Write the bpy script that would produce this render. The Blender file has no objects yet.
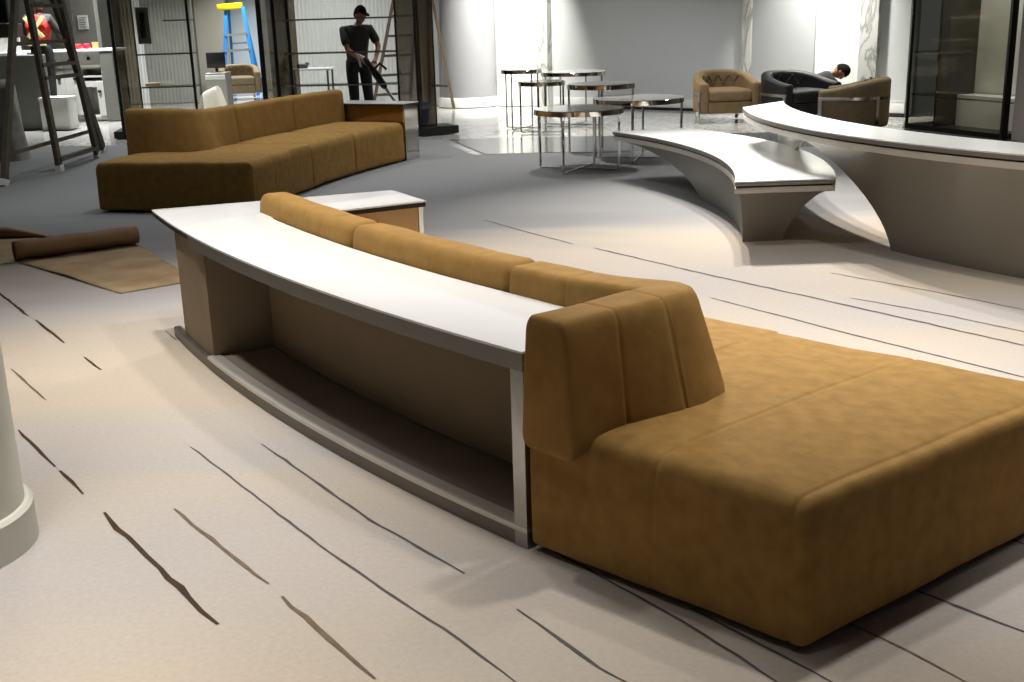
import bpy, bmesh, math, random
from mathutils import Vector, Matrix, Quaternion
random.seed(7)
PI = math.pi
S = bpy.context.scene
COL = S.collection

# ------------------------------------------------------------------ camera
F, PITCH, ROLL, H = 1140.0, math.radians(16.1), math.radians(1.7), 1.6
fw = Vector((0, math.cos(PITCH), -math.sin(PITCH)))
r0 = Vector((1, 0, 0)); u0 = r0.cross(fw)
rt = math.cos(ROLL) * r0 - math.sin(ROLL) * u0
up = math.sin(ROLL) * r0 + math.cos(ROLL) * u0
cam = bpy.data.cameras.new('camera'); cam.lens = 36 * F / 1024; cam.sensor_width = 36
cam.clip_start = .05; cam.clip_end = 200
co = bpy.data.objects.new('camera', cam); COL.objects.link(co)
M = Matrix((rt, up, -fw)).transposed().to_4x4(); M.translation = (0, 0, H); co.matrix_world = M
S.camera = co

def ray(px, py):
    return (px - 512) / F * rt - (py - 341) / F * up + fw
def G(px, py, z=0.0):                       # point of the plane at height z seen at a pixel
    d = ray(px, py); t = (z - H) / d.z
    return Vector((t * d.x, t * d.y, z))
def A(px, py, Y):                           # point at distance Y seen at a pixel
    d = ray(px, py); t = Y / d.y
    return Vector((t * d.x, Y, H + t * d.z))

# ------------------------------------------------------------------ materials
def lin(c):
    return tuple(((v / 255) / 12.92 if v / 255 <= .04045 else ((v / 255 + .055) / 1.055) ** 2.4) for v in c)
MATS = {}
def mat(name, rgb, rough=.5, metal=0.0, var=.0, vscale=6.0, bump=0.0, bscale=60.0, sheen=0.0, coat=0.0, spec=.5, rgb2=None):
    m = bpy.data.materials.new(name); m.use_nodes = True
    nt = m.node_tree; b = nt.nodes['Principled BSDF']
    c = (*lin(rgb), 1)
    b.inputs['Roughness'].default_value = rough; b.inputs['Metallic'].default_value = metal
    b.inputs['Specular IOR Level'].default_value = spec
    if sheen:
        b.inputs['Sheen Weight'].default_value = sheen; b.inputs['Sheen Roughness'].default_value = .45
        b.inputs['Sheen Tint'].default_value = (*lin((215, 170, 110)), 1)
    if coat:
        b.inputs['Coat Weight'].default_value = coat; b.inputs['Coat Roughness'].default_value = .06
    tc = nt.nodes.new('ShaderNodeTexCoord')
    n = nt.nodes.new('ShaderNodeTexNoise'); n.inputs['Scale'].default_value = vscale; n.inputs['Detail'].default_value = 5
    nt.links.new(tc.outputs['Object'], n.inputs['Vector'])
    rp = nt.nodes.new('ShaderNodeValToRGB')
    c2 = lin(rgb2) if rgb2 else tuple(v * (1 - var) for v in c[:3])
    c1 = c[:3] if rgb2 else tuple(min(1, v * (1 + var)) for v in c[:3])
    rp.color_ramp.elements[0].position = .32; rp.color_ramp.elements[1].position = .68
    rp.color_ramp.elements[0].color = (*c2, 1); rp.color_ramp.elements[1].color = (*c1, 1)
    nt.links.new(n.outputs['Fac'], rp.inputs['Fac']); nt.links.new(rp.outputs['Color'], b.inputs['Base Color'])
    if bump:
        n2 = nt.nodes.new('ShaderNodeTexNoise'); n2.inputs['Scale'].default_value = bscale; n2.inputs['Detail'].default_value = 4
        nt.links.new(tc.outputs['Object'], n2.inputs['Vector'])
        bp = nt.nodes.new('ShaderNodeBump'); bp.inputs['Strength'].default_value = bump; bp.inputs['Distance'].default_value = .01
        nt.links.new(n2.outputs['Fac'], bp.inputs['Height']); nt.links.new(bp.outputs['Normal'], b.inputs['Normal'])
    MATS[name] = m
    return m
def tinted(name, rgb, refl=.12, rough=.02, gl=(1, 1, 1)):
    m = bpy.data.materials.new(name); m.use_nodes = True
    nt = m.node_tree; nt.nodes.remove(nt.nodes['Principled BSDF']); out = nt.nodes['Material Output']
    t = nt.nodes.new('ShaderNodeBsdfTransparent'); t.inputs['Color'].default_value = (*lin(rgb), 1)
    g = nt.nodes.new('ShaderNodeBsdfGlossy'); g.inputs['Roughness'].default_value = rough; g.inputs['Color'].default_value = (*gl, 1)
    n = nt.nodes.new('ShaderNodeTexNoise'); n.inputs['Scale'].default_value = 3
    mp = nt.nodes.new('ShaderNodeMapRange'); mp.inputs['To Min'].default_value = refl * .85; mp.inputs['To Max'].default_value = refl * 1.15
    nt.links.new(n.outputs['Fac'], mp.inputs['Value'])
    x = nt.nodes.new('ShaderNodeMixShader'); nt.links.new(mp.outputs['Result'], x.inputs['Fac'])
    nt.links.new(t.outputs[0], x.inputs[1]); nt.links.new(g.outputs[0], x.inputs[2]); nt.links.new(x.outputs[0], out.inputs['Surface'])
    MATS[name] = m
    return m

suede = mat('ochre_suede', (156, 122, 68), .9, vscale=16, bump=.25, bscale=22, sheen=.12, rgb2=(138, 106, 57), spec=.15)
suede2 = mat('ochre_suede_back', (152, 118, 66), .9, vscale=12, bump=.25, bscale=14, sheen=.12, rgb2=(138, 106, 57), spec=.15)
dark = mat('black_plinth', (22, 21, 20), .5, var=.1)
white_top = mat('white_glass_top', (236, 236, 235), .22, coat=.3, var=.015, vscale=2)
steel = mat('brushed_steel', (176, 172, 166), .28, 1.0, var=.06, vscale=30)
chrome = mat('polished_chrome', (205, 203, 200), .07, 1.0, var=.03)
bmirror = mat('bronze_mirror', (150, 120, 82), .12, .9, var=.05)
steel_dk = mat('dull_steel_plinth', (122, 117, 110), .5, .6, var=.06)
beige = mat('beige_board', (136, 118, 96), .75, var=.05, vscale=9)
beige_dk = mat('taupe_board', (132, 112, 86), .8, var=.05, vscale=5)
shelf_m = mat('grey_shelf_lining', (146, 136, 124), .5, var=.06, vscale=5)
lacquer = mat('champagne_lacquer', (138, 134, 124), .32, .3, var=.03, coat=.4, vscale=3)
lip_m = mat('satin_champagne_metal', (214, 209, 200), .4, .25, var=.04)
bench_top = mat('white_gloss_glass', (238, 240, 240), .22, coat=.15, var=.01, vscale=2)
rim_m = mat('mirror_rim', (190, 184, 172), .06, 1.0, var=.1, vscale=14)
grey_stone = mat('grey_gloss_stone', (128, 128, 124), .2, var=.08, vscale=8, coat=.4)
white_stone = mat('white_gloss_stone', (222, 222, 218), .15, var=.03, vscale=5, coat=.5)
olive = mat('olive_velvet', (112, 92, 60), .75, var=.14, vscale=12, bump=.1, bscale=40, sheen=.3)
olive_dk = mat('khaki_velvet', (112, 97, 70), .75, var=.12, vscale=12, bump=.1, bscale=40, sheen=.3)
black_leather = mat('black_leather', (17, 16, 18), .5, var=.1, bump=.1, bscale=30)
wall_grey = mat('pale_grey_paint', (194, 196, 195), .8, var=.015, vscale=1)
wall_white = mat('white_paint', (226, 226, 218), .8, var=.01)
wall_beige = mat('greige_paint', (172, 166, 152), .8, var=.015)
wall_blue = mat('cool_white_paint', (204, 216, 222), .8, var=.01)
col_grey = mat('grey_column_paint', (146, 146, 149), .7, var=.01)
skirt_m = mat('white_skirting', (218, 218, 214), .45, var=.01)
pink_m = mat('pink_tape', (214, 170, 184), .6, var=.05)
flute = mat('fluted_white_panel', (212, 214, 208), .7, var=.02)
ceil_m = mat('grey_ceiling', (84, 84, 83), .9, var=.01)
bronze_frame = mat('dark_bronze_frame', (40, 37, 32), .35, .6, var=.1)
wood = mat('worn_ladder_wood', (86, 78, 64), .75, var=.25, vscale=9, bump=.1)
wood_lt = mat('pale_ladder_wood', (98, 83, 66), .75, var=.2, vscale=9)
whitecap = mat('white_plastic', (220, 220, 214), .5, var=.03)
blue_p = mat('blue_fibreglass', (38, 128, 200), .45, var=.05)
yellow_p = mat('yellow_plastic', (244, 208, 24), .45, var=.05)
alu = mat('aluminium', (186, 190, 192), .35, .8, var=.05)
cab_white = mat('white_cabinet_board', (196, 196, 188), .55, var=.02)
cab_grey = mat('grey_cabinet_panel', (104, 104, 96), .6, var=.04)
cab_dark = mat('cabinet_shadow_board', (70, 70, 66), .6, var=.04)
counter_w = mat('white_counter_top', (240, 240, 238), .3, var=.01)
black_m = mat('black_plastic', (18, 18, 19), .4, var=.08)
red_m = mat('red_packet', (214, 44, 48), .5, var=.1)
dred_m = mat('crimson_packet', (176, 28, 48), .5, var=.1)
tan_m = mat('tan_cup', (214, 178, 110), .5, var=.05)
paper_m = mat('notice_paper', (188, 188, 182), .8, var=.04)
plastic_w = mat('dusty_plastic_sheet', (150, 148, 142), .35, var=.2, vscale=7, bump=.5, bscale=8)
bright_sheet = mat('cream_sheet', (222, 216, 196), .5, var=.08, vscale=3, bump=.4, bscale=5)
kraft = mat('kraft_paper', (138, 112, 80), .75, vscale=3.5, bump=.2, bscale=12, rgb2=(122, 92, 58))
kraft_in = mat('kraft_paper_inside', (168, 144, 110), .75, vscale=3.5, bump=.2, bscale=12, rgb2=(138, 112, 80))
blue_bkt = mat('blue_bucket_plastic', (40, 92, 190), .4, var=.06)
skin_m = mat('skin', (178, 122, 94), .55, var=.05)
skin_dk = mat('tan_skin', (140, 92, 70), .55, var=.05)
hair_m = mat('dark_hair', (14, 12, 11), .9, var=.2, bump=.4, bscale=70, spec=.1)
shirt_dk = mat('charcoal_shirt', (56, 56, 52), .85, var=.1, bump=.2, bscale=14)
trous_dk = mat('black_work_trousers', (32, 32, 33), .85, var=.1, bump=.2, bscale=12)
navy = mat('black_jersey', (15, 15, 17), .9, var=.1, bump=.2, bscale=12)
vest_red = mat('red_safety_vest', (196, 40, 34), .7, var=.06)
vest_yel = mat('yellow_reflective_tape', (226, 222, 150), .45, var=.04)
shoe_m = mat('work_boot', (30, 26, 24), .6, var=.1)
glove_m = mat('grey_work_glove', (120, 120, 116), .8, var=.1)
bronze_glass = tinted('bronze_glass', (160, 152, 138), .08)
bronze_dark = tinted('dark_bronze_glass', (180, 174, 162), .06)
clear_glass = tinted('clear_glass', (212, 214, 210), .06)
mirror_glass = tinted('bronze_mirror_glass', (236, 235, 226), .03, gl=(.75, .72, .66))

def marble(name, base, vein):
    m = mat(name, base, .2, coat=.3); nt = m.node_tree; b = nt.nodes['Principled BSDF']
    tc = nt.nodes.new('ShaderNodeTexCoord'); w = nt.nodes.new('ShaderNodeTexNoise')
    w.inputs['Scale'].default_value = 2.2; w.inputs['Detail'].default_value = 6; w.inputs['Distortion'].default_value = 1.6
    mp = nt.nodes.new('ShaderNodeMapping'); mp.inputs['Scale'].default_value = (1.5, 1.5, .45)
    nt.links.new(tc.outputs['Object'], mp.inputs['Vector']); nt.links.new(mp.outputs[0], w.inputs['Vector'])
    r = nt.nodes.new('ShaderNodeValToRGB'); e = r.color_ramp.elements
    e[0].position = .44; e[0].color = (*lin(base), 1); e[1].position = .56; e[1].color = (*lin(base), 1)
    k = e.new(.5); k.color = (*lin(vein), 1)
    nt.links.new(w.outputs['Fac'], r.inputs['Fac']); nt.links.new(r.outputs['Color'], b.inputs['Base Color'])
    return m
marble_w = marble('veined_marble', (206, 206, 200), (150, 150, 144))
floor_m = marble('polished_floor_stone', (196, 194, 188), (176, 174, 168))
floor_m.node_tree.nodes['Principled BSDF'].inputs['Roughness'].default_value = .16
band_m = mat('dark_polished_floor_band', (84, 86, 86), .2, var=.06, vscale=1.5, coat=.15)

# carpet: cream to cool grey washes with fine pile
def carpet():
    m = bpy.data.materials.new('brushstroke_carpet'); m.use_nodes = True
    nt = m.node_tree; b = nt.nodes['Principled BSDF']; b.inputs['Roughness'].default_value = .95; b.inputs['Specular IOR Level'].default_value = .1
    tc = nt.nodes.new('ShaderNodeTexCoord')
    n = nt.nodes.new('ShaderNodeTexNoise'); n.inputs['Scale'].default_value = .55; n.inputs['Detail'].default_value = 4; n.inputs['Distortion'].default_value = .3
    mp = nt.nodes.new('ShaderNodeMapping'); mp.inputs['Rotation'].default_value = (0, 0, math.radians(-40)); mp.inputs['Scale'].default_value = (.5, 1.5, 1)
    nt.links.new(tc.outputs['Object'], mp.inputs['Vector']); nt.links.new(mp.outputs[0], n.inputs['Vector'])
    r = nt.nodes.new('ShaderNodeValToRGB'); e = r.color_ramp.elements
    e[0].position = .36; e[0].color = (*lin((188, 175, 158)), 1); e[1].position = .64; e[1].color = (*lin((176, 170, 167)), 1)
    nt.links.new(n.outputs['Fac'], r.inputs['Fac'])
    # the base colour turns to slate grey towards the lobby side
    sx = nt.nodes.new('ShaderNodeSeparateXYZ'); nt.links.new(tc.outputs['Object'], sx.inputs[0])
    a = nt.nodes.new('ShaderNodeMath'); a.operation = 'MULTIPLY_ADD'; a.inputs[1].default_value = -.28
    nt.links.new(sx.outputs['X'], a.inputs[0]); nt.links.new(sx.outputs['Y'], a.inputs[2])
    a2 = nt.nodes.new('ShaderNodeMath'); a2.operation = 'MULTIPLY_ADD'; a2.inputs[1].default_value = 3.2
    nt.links.new(n.outputs['Fac'], a2.inputs[0]); nt.links.new(a.outputs[0], a2.inputs[2])
    mr = nt.nodes.new('ShaderNodeMapRange'); mr.interpolation_type = 'SMOOTHSTEP'
    mr.inputs['From Min'].default_value = 8.7; mr.inputs['From Max'].default_value = 11.2
    nt.links.new(a2.outputs[0], mr.inputs['Value'])
    mx = nt.nodes.new('ShaderNodeMix'); mx.data_type = 'RGBA'; mx.inputs[7].default_value = (*lin((134, 134, 134)), 1)
    nt.links.new(mr.outputs['Result'], mx.inputs[0]); nt.links.new(r.outputs['Color'], mx.inputs[6])
    n3 = nt.nodes.new('ShaderNodeTexNoise'); n3.inputs['Scale'].default_value = 55; n3.inputs['Detail'].default_value = 3
    nt.links.new(tc.outputs['Object'], n3.inputs['Vector'])
    mr3 = nt.nodes.new('ShaderNodeMapRange'); mr3.inputs['To Min'].default_value = .88; mr3.inputs['To Max'].default_value = 1.1
    nt.links.new(n3.outputs['Fac'], mr3.inputs['Value'])
    ml = nt.nodes.new('ShaderNodeMix'); ml.data_type = 'RGBA'; ml.blend_type = 'MULTIPLY'; ml.inputs[0].default_value = 1
    nt.links.new(mx.outputs[2], ml.inputs[6]); nt.links.new(mr3.outputs['Result'], ml.inputs[7])
    nt.links.new(ml.outputs[2], b.inputs['Base Color'])
    n2 = nt.nodes.new('ShaderNodeTexNoise'); n2.inputs['Scale'].default_value = 160
    nt.links.new(tc.outputs['Object'], n2.inputs['Vector'])
    bp = nt.nodes.new('ShaderNodeBump'); bp.inputs['Strength'].default_value = .35; bp.inputs['Distance'].default_value = .006
    nt.links.new(n2.outputs['Fac'], bp.inputs['Height']); nt.links.new(bp.outputs['Normal'], b.inputs['Normal'])
    return m
carpet_m = carpet()
stroke_dark = mat('carpet_stroke_umber', (62, 44, 30), .95, var=.2, vscale=20)
stroke_mid = mat('carpet_stroke_taupe', (108, 92, 76), .95, var=.2, vscale=20)
stroke_ch = mat('carpet_stroke_charcoal', (84, 78, 76), .95, var=.2, vscale=20)

# ------------------------------------------------------------------ object helpers
def obj(name, bm, m, parent=None, smooth=40, loc=None):
    bmesh.ops.recalc_face_normals(bm, faces=bm.faces)
    me = bpy.data.meshes.new(name); bm.to_mesh(me); bm.free()
    for mm in (m if isinstance(m, (list, tuple)) else [m]): me.materials.append(mm)
    if smooth:
        me.shade_smooth(); me.set_sharp_from_angle(angle=math.radians(smooth))
    o = bpy.data.objects.new(name, me); COL.objects.link(o)
    if parent: o.parent = parent
    if loc is not None: o.location = loc
    return o
def tag(o, label, cat, group=None):
    o['label'] = label; o['category'] = cat
    if group: o['group'] = group
    return o
def thing(name, label, cat, loc=(0, 0, 0), rz=0.0, group=None, scale=1.0):
    o = bpy.data.objects.new(name, None); COL.objects.link(o); o.empty_display_size = .1
    o.location = loc; o.rotation_euler = (0, 0, rz); o.scale = (scale,) * 3
    return tag(o, label, cat, group)
def struct(name, bm, m, smooth=40):
    o = obj(name, bm, m, None, smooth); o['kind'] = 'structure'; return o
def copy_tree(o, parent=None):
    c = o.copy(); COL.objects.link(c)
    if parent: c.parent = parent
    for ch in list(o.children): copy_tree(ch, c)
    return c
def box(bm, x0, x1, y0, y1, z0, z1, bev=0.0, seg=2, mi=0, rot=None):
    r = bmesh.ops.create_cube(bm, size=1.0)
    vs = r['verts']
    for v in vs:
        v.co = Vector((x0 + (v.co.x + .5) * (x1 - x0), y0 + (v.co.y + .5) * (y1 - y0), z0 + (v.co.z + .5) * (z1 - z0)))
    es = {e for v in vs for e in v.link_edges}; fs = {f for v in vs for f in v.link_faces}
    for f in fs: f.material_index = mi
    if bev: 
        r2 = bmesh.ops.bevel(bm, geom=list(es), offset=bev, segments=seg, profile=.5, affect='EDGES'); 
        vs = list({v for f in r2['faces'] for v in f.verts} | {v for v in vs if v.is_valid})
        for f in r2['faces']: f.material_index = mi
    if rot is not None: bmesh.ops.transform(bm, matrix=rot, verts=[v for v in vs if v.is_valid])
    return vs
def prism(bm, poly, z0, z1, bev=0.0, seg=2, mi=0):
    a = [bm.verts.new((p[0], p[1], z0)) for p in poly]; b = [bm.verts.new((p[0], p[1], z1)) for p in poly]
    fs = [bm.faces.new(a[::-1]), bm.faces.new(b)]; n = len(poly)
    for i in range(n): fs.append(bm.faces.new((a[i], a[(i + 1) % n], b[(i + 1) % n], b[i])))
    for f in fs: f.material_index = mi
    if bev:
        es = list(fs[1].edges) + list(fs[0].edges)
        bmesh.ops.bevel(bm, geom=es, offset=bev, segments=seg, profile=.5, affect='EDGES')
def tube(bm, pts, rad, n=8, caps=True, mi=0):
    pts = [Vector(p) for p in pts]; rings = []
    k = len(pts); rads = rad if isinstance(rad, (list, tuple)) else [rad] * k
    ref = None
    for i, p in enumerate(pts):
        d = (pts[min(i + 1, k - 1)] - pts[max(i - 1, 0)]).normalized()
        if ref is None: ref = d.orthogonal().normalized()
        ref = (ref - d * ref.dot(d)).normalized(); b2 = d.cross(ref)
        rings.append([bm.verts.new(p + rads[i] * (math.cos(2 * PI * j / n) * ref + math.sin(2 * PI * j / n) * b2)) for j in range(n)])
    for a, b in zip(rings, rings[1:]):
        for j in range(n): bm.faces.new((a[j], a[(j + 1) % n], b[(j + 1) % n], b[j])).material_index = mi
    if caps: bm.faces.new(rings[0][::-1]).material_index = mi; bm.faces.new(rings[-1]).material_index = mi
def bar(bm, p, q, w, t, side=None, mi=0):   # a straight rectangular bar from p to q
    p, q = Vector(p), Vector(q); d = (q - p).normalized()
    s = Vector(side) if side is not None else Vector((1, 0, 0))
    s = (s - d * s.dot(d)); s = s.normalized() if s.length > 1e-4 else d.orthogonal().normalized()
    n = d.cross(s); vs = []
    for e in (p, q):
        vs.append([bm.verts.new(e + a * w / 2 * s + b * t / 2 * n) for a, b in ((-1, -1), (1, -1), (1, 1), (-1, 1))])
    for i in range(4): bm.faces.new((vs[0][i], vs[0][(i + 1) % 4], vs[1][(i + 1) % 4], vs[1][i])).material_index = mi
    bm.faces.new(vs[0][::-1]).material_index = mi; bm.faces.new(vs[1]).material_index = mi
def lathe(bm, prof, n=32, c=(0, 0), mi=0):
    rings = []
    for r, z in prof:
        if r < 1e-6: rings.append([bm.verts.new((c[0], c[1], z))])
        else: rings.append([bm.verts.new((c[0] + r * math.cos(2 * PI * j / n), c[1] + r * math.sin(2 * PI * j / n), z)) for j in range(n)])
    for a, b in zip(rings, rings[1:]):
        for j in range(n):
            k = (j + 1) % n
            if len(a) == 1 and len(b) == 1: continue
            if len(a) == 1: f = bm.faces.new((a[0], b[k], b[j]))
            elif len(b) == 1: f = bm.faces.new((a[j], a[k], b[0]))
            else: f = bm.faces.new((a[j], a[k], b[k], b[j]))
            f.material_index = mi
def samples(L, r, step, extra=()):
    s = [0, .1 * r, .3 * r, .6 * r, r]
    k = max(1, int(round((L - 2 * r) / step)))
    s += [r + (L - 2 * r) * i / k for i in range(1, k + 1)] + [L - .6 * r, L - .3 * r, L - .1 * r, L]
    for e in extra: s += [e - .02, e - .012, e - .006, e, e + .006, e + .012, e + .02]
    s = sorted(s); o = [s[0]]
    for v in s[1:]:
        if v - o[-1] > 1e-4: o.append(v)
    return o
def rbox(bm, dims, radii, step=.06, fn=None, grooves=(), gd=.006, crown=0.0, mi=0, noise=0.0, extra=(), rbot=None):
    """a soft upholstered block of size dims with rounded edges, carried through fn(a, b, c) -> point"""
    L = dims; sa = samples(L[0], radii[0], step, tuple(grooves) + tuple(extra)); sb = samples(L[1], radii[1], step); sc = samples(L[2], radii[2], step)
    cache = {}
    def vert(a, b, c):
        key = (round(a, 5), round(b, 5), round(c, 5))
        if key in cache: return cache[key]
        rr_ = rbot if (rbot and c < L[2] / 2) else radii
        p = [a, b, c]; q = [min(max(p[i], rr_[i]), L[i] - rr_[i]) for i in range(3)]
        d = [(p[i] - q[i]) / rr_[i] for i in range(3)]; l = math.sqrt(sum(v * v for v in d))
        if l > 1e-9: 
            m = max(abs(v) for v in d)
            p = [q[i] + d[i] / l * rr_[i] * m for i in range(3)]
        if crown:
            ua, ub = p[0] / L[0], p[1] / L[1]
            p[2] += crown * (max(0, 1 - (2 * ua - 1) ** 4)) * (max(0, 1 - (2 * ub - 1) ** 4)) * (p[2] / L[2])
        g = sum(gd * math.exp(-((p[0] - e) / .006) ** 2) for e in grooves)
        if g:
            p[1] += g * (1 - 2 * p[1] / L[1]); p[2] += g * (1 - 2 * p[2] / L[2])
        if noise:
            p[1] += noise * math.sin(p[0] * 17 + p[2] * 9) * .5; p[2] += noise * math.sin(p[0] * 13 + p[1] * 11) * .5
        v = bm.verts.new(fn(*p) if fn else p); cache[key] = v; return v
    def face(*vs):
        u = []
        for v in vs:
            if v not in u: u.append(v)
        if len(u) >= 3:
            try: bm.faces.new(u).material_index = mi
            except ValueError: pass
    for s1, s2, ax in ((sa, sb, 2), (sa, sc, 1), (sb, sc, 0)):
        for e in (0, L[ax]):
            for i in range(len(s1) - 1):
                for j in range(len(s2) - 1):
                    def P(x, y):
                        return vert(x, y, e) if ax == 2 else (vert(x, e, y) if ax == 1 else vert(e, x, y))
                    face(P(s1[i], s2[j]), P(s1[i + 1], s2[j]), P(s1[i + 1], s2[j + 1]), P(s1[i], s2[j + 1]))
def loft(bm, rings, mi=0, caps=True):
    R = [[bm.verts.new(p) for p in r] for r in rings]; n = len(R[0])
    for a, b in zip(R, R[1:]):
        for j in range(n): bm.faces.new((a[j], a[(j + 1) % n], b[(j + 1) % n], b[j])).material_index = mi
    if caps: bm.faces.new(R[0][::-1]).material_index = mi; bm.faces.new(R[-1]).material_index = mi
def smooth01(t): t = min(1, max(0, t)); return t * t * (3 - 2 * t)

# ------------------------------------------------------------------ room shell
bm = bmesh.new(); box(bm, -16, 12, -4, 34, -.1, -.012); struct('floor', bm, floor_m)
bm = bmesh.new(); box(bm, -16, 12, -4, 34, 3.7, 3.8); struct('ceiling', bm, ceil_m)

# carpet with its woven brush strokes in one mesh
bm = bmesh.new()
cp = [(-16, -4), (9, -4), (9, 13.2), (3.4, 13.3), (-.4, 13.5), (-.9, 15.3), (-4.6, 15.6), (-6.5, 16.0), (-16, 16)]
prism(bm, cp, -.012, .0)
def stroke(pts, w, mi):
    P = [G(*p) for p in pts]; Q = []; w *= 1.2
    for a, b in zip(P, P[1:]):
        k = max(2, int((b - a).length / .07))
        Q += [a + (b - a) * i / k for i in range(k)]
    Q.append(P[-1]); rng = random.Random(int(pts[0][0] * 7 + pts[0][1]))
    off = [rng.uniform(-.25, .25) * w for _ in Q]; n = len(Q); L, Rr = [], []
    for i, p in enumerate(Q):
        d = (Q[min(i + 1, n - 1)] - Q[max(i - 1, 0)]).normalized(); s = Vector((-d.y, d.x, 0))
        ww = w * (.5 + .5 * min(1, i / 2, (n - 1 - i) / 2)) * rng.uniform(.75, 1.2)
        L.append(bm.verts.new((p.x + s.x * (off[i] + ww / 2), p.y + s.y * (off[i] + ww / 2), .0015)))
        Rr.append(bm.verts.new((p.x + s.x * (off[i] - ww / 2), p.y + s.y * (off[i] - ww / 2), .0015)))
    for i in range(n - 1): bm.faces.new((L[i], L[i + 1], Rr[i + 1], Rr[i])).material_index = mi
for pts, w, mi in [
    ([(103, 513), (135, 546), (160, 569), (190, 598), (217, 625)], .017, 1), ([(18, 430), (36, 448), (55, 467)], .012, 1), ([(59, 471), (84, 494)], .014, 1),
    ([(174, 509), (220, 547), (269, 584)], .012, 2), ([(281, 597), (330, 640), (376, 679)], .014, 2),
    ([(191, 447), (260, 500), (330, 553), (400, 601), (460, 640), (520, 686)], .007, 3), ([(262, 444), (310, 478), (370, 520), (420, 548), (464, 574)], .009, 3),
    ([(517, 610), (560, 640), (600, 668), (630, 685)], .009, 3), ([(548, 548), (640, 598), (700, 632), (780, 684)], .008, 3), ([(690, 608), (760, 645), (835, 684)], .008, 3),
    ([(845, 622), (905, 650), (970, 684)], .008, 2), ([(905, 587), (960, 608), (1030, 634)], .011, 3), ([(998, 535), (1030, 547)], .011, 3),
    ([(-10, 286), (28, 316)], .014, 1), ([(35, 320), (65, 343)], .014, 1), ([(85, 357), (101, 370)], .014, 1), ([(11, 369), (46, 400)], .009, 2), ([(165, 331), (176, 340)], .008, 2),
    ([(484, 220), (530, 233), (573, 244)], .014, 3), ([(594, 248), (700, 273), (850, 306), (1030, 347)], .016, 3), ([(711, 298), (850, 334), (1030, 379)], .012, 3),
    ([(851, 298), (940, 314), (1030, 333)], .014, 2), ([(830, 273), (930, 291), (1030, 311)], .010, 2)]:
    stroke(pts, w, mi)
o = struct('floor_carpet', bm, [carpet_m, stroke_dark, stroke_mid, stroke_ch], 0)
bm = bmesh.new(); prism(bm, [(-.75, 15.3), (-.25, 13.55), (3.4, 13.35), (9, 13.25), (9, 14.8), (3.4, 15.0)], -.011, -.002); struct('floor_band', bm, band_m, 0)

# back wall: a straight run from W0 to W1
W0, W1 = Vector((.62, 20.4, 0)), Vector((6.0, 16.35, 0))
wd = (W1 - W0).normalized(); wn = Vector((wd.y, -wd.x, 0))      # towards the room
def wall_s(px):
    d = ray(px, 60); # intersect vertical plane
    t = (W0.dot(wn)) / (d.x * wn.x + d.y * wn.y)
    return (Vector((t * d.x, t * d.y, 0)) - W0).dot(wd)
def wall_box(bm, s0, s1, d0, d1, z0, z1, mi=0, bev=0):
    p = [W0 + wd * s + wn * d for s, d in ((s0, d0), (s1, d0), (s1, d1), (s0, d1))]
    prism(bm, [(v.x, v.y) for v in p], z0, z1, bev, 2, mi)
sx = lambda px: wall_s(px)
bm = bmesh.new(); wall_box(bm, -.2, sx(908), -.3, 0, 0, 3.7); struct('wall_back', bm, wall_grey)
bm = bmesh.new(); wall_box(bm, sx(753), sx(815), 0, .06, .02, 3.7); struct('trim_1', bm, mat('mid_grey_panel', (148, 149, 150), .7, var=.01))
for i, (a, b, d) in enumerate(((541, 552, .14), (744, 753, .10), (861, 879, .12))):
    bm = bmesh.new(); wall_box(bm, sx(a), sx(b), 0, d, .0, 3.7, 0, .004); struct('trim_%d' % (i + 2), bm, marble_w)
bm = bmesh.new(); wall_box(bm, sx(554), sx(743), 0, .025, .03, .16, 0, .006); wall_box(bm, sx(881), sx(908), 0, .03, .04, .2, 0, .006)
wall_box(bm, sx(881), sx(908), .03, .034, .2, .21); struct('baseboard_back', bm, skirt_m)
bm = bmesh.new(); wall_box(bm, sx(560), sx(743), .0, .03, 0, .03); wall_box(bm, sx(881), sx(908), 0, .035, 0, .04); struct('trim_6', bm, dark)  # shadow gap under the skirting, its shade put in as black strips
def round_column(name, c, r, h, m, base=None, n=48):
    bm = bmesh.new(); prof = [(0, 0), (r, 0), (r, h), (0, h)]
    if base: prof = [(0, 0), (r + base[0], 0), (r + base[0], base[1] - .012), (r + base[0] - .012, base[1]), (r, base[1]), (r, h), (0, h)]
    lathe(bm, prof, n, c); return obj(name, bm, m, None, 35)
p = W0 + wd * sx(836) - wn * .34
tag(round_column('round_column', (p.x, p.y), .44, 3.7, wall_white), 'bright white round column rising behind the crouching person', 'column')
p = A(518, 60, 20.9)
tag(round_column('round_column', (p.x, p.y), .40, 3.7, wall_white), 'bright white round column behind the far group of small round tables', 'column')
p = A(468, 60, 21.0)
gc = tag(round_column('round_column', (p.x, p.y), .53, 3.7, col_grey), 'broad pale grey round column right of the leaning ladder', 'column')
bm = bmesh.new(); lathe(bm, [(.535, 0), (.56, 0), (.56, .15), (.548, .165), (.535, .165)], 48, (p.x, p.y)); obj('base_moulding', bm, skirt_m, gc)
bm = bmesh.new()
for k in range(6):
    a0, a1 = -1.15 + k * .1, -1.15 + (k + 1) * .1
    v = [bm.verts.new((p.x + .563 * math.cos(a), p.y + .563 * math.sin(a), z)) for a, z in ((a0, .02), (a1, .02), (a1, .11), (a0, .11))]; bm.faces.new(v)
t = obj('tape', bm, pink_m, gc); t['label'] = 'pink masking tape'
# foreground column
tag(round_column('round_column', (-1.868, 3.335), .287, 3.7, mat('warm_white_column', (206, 206, 194), .55, var=.01), (.025, .135), 64),
    'white round column with a stepped base at the left edge of the near carpet', 'column')
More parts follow.
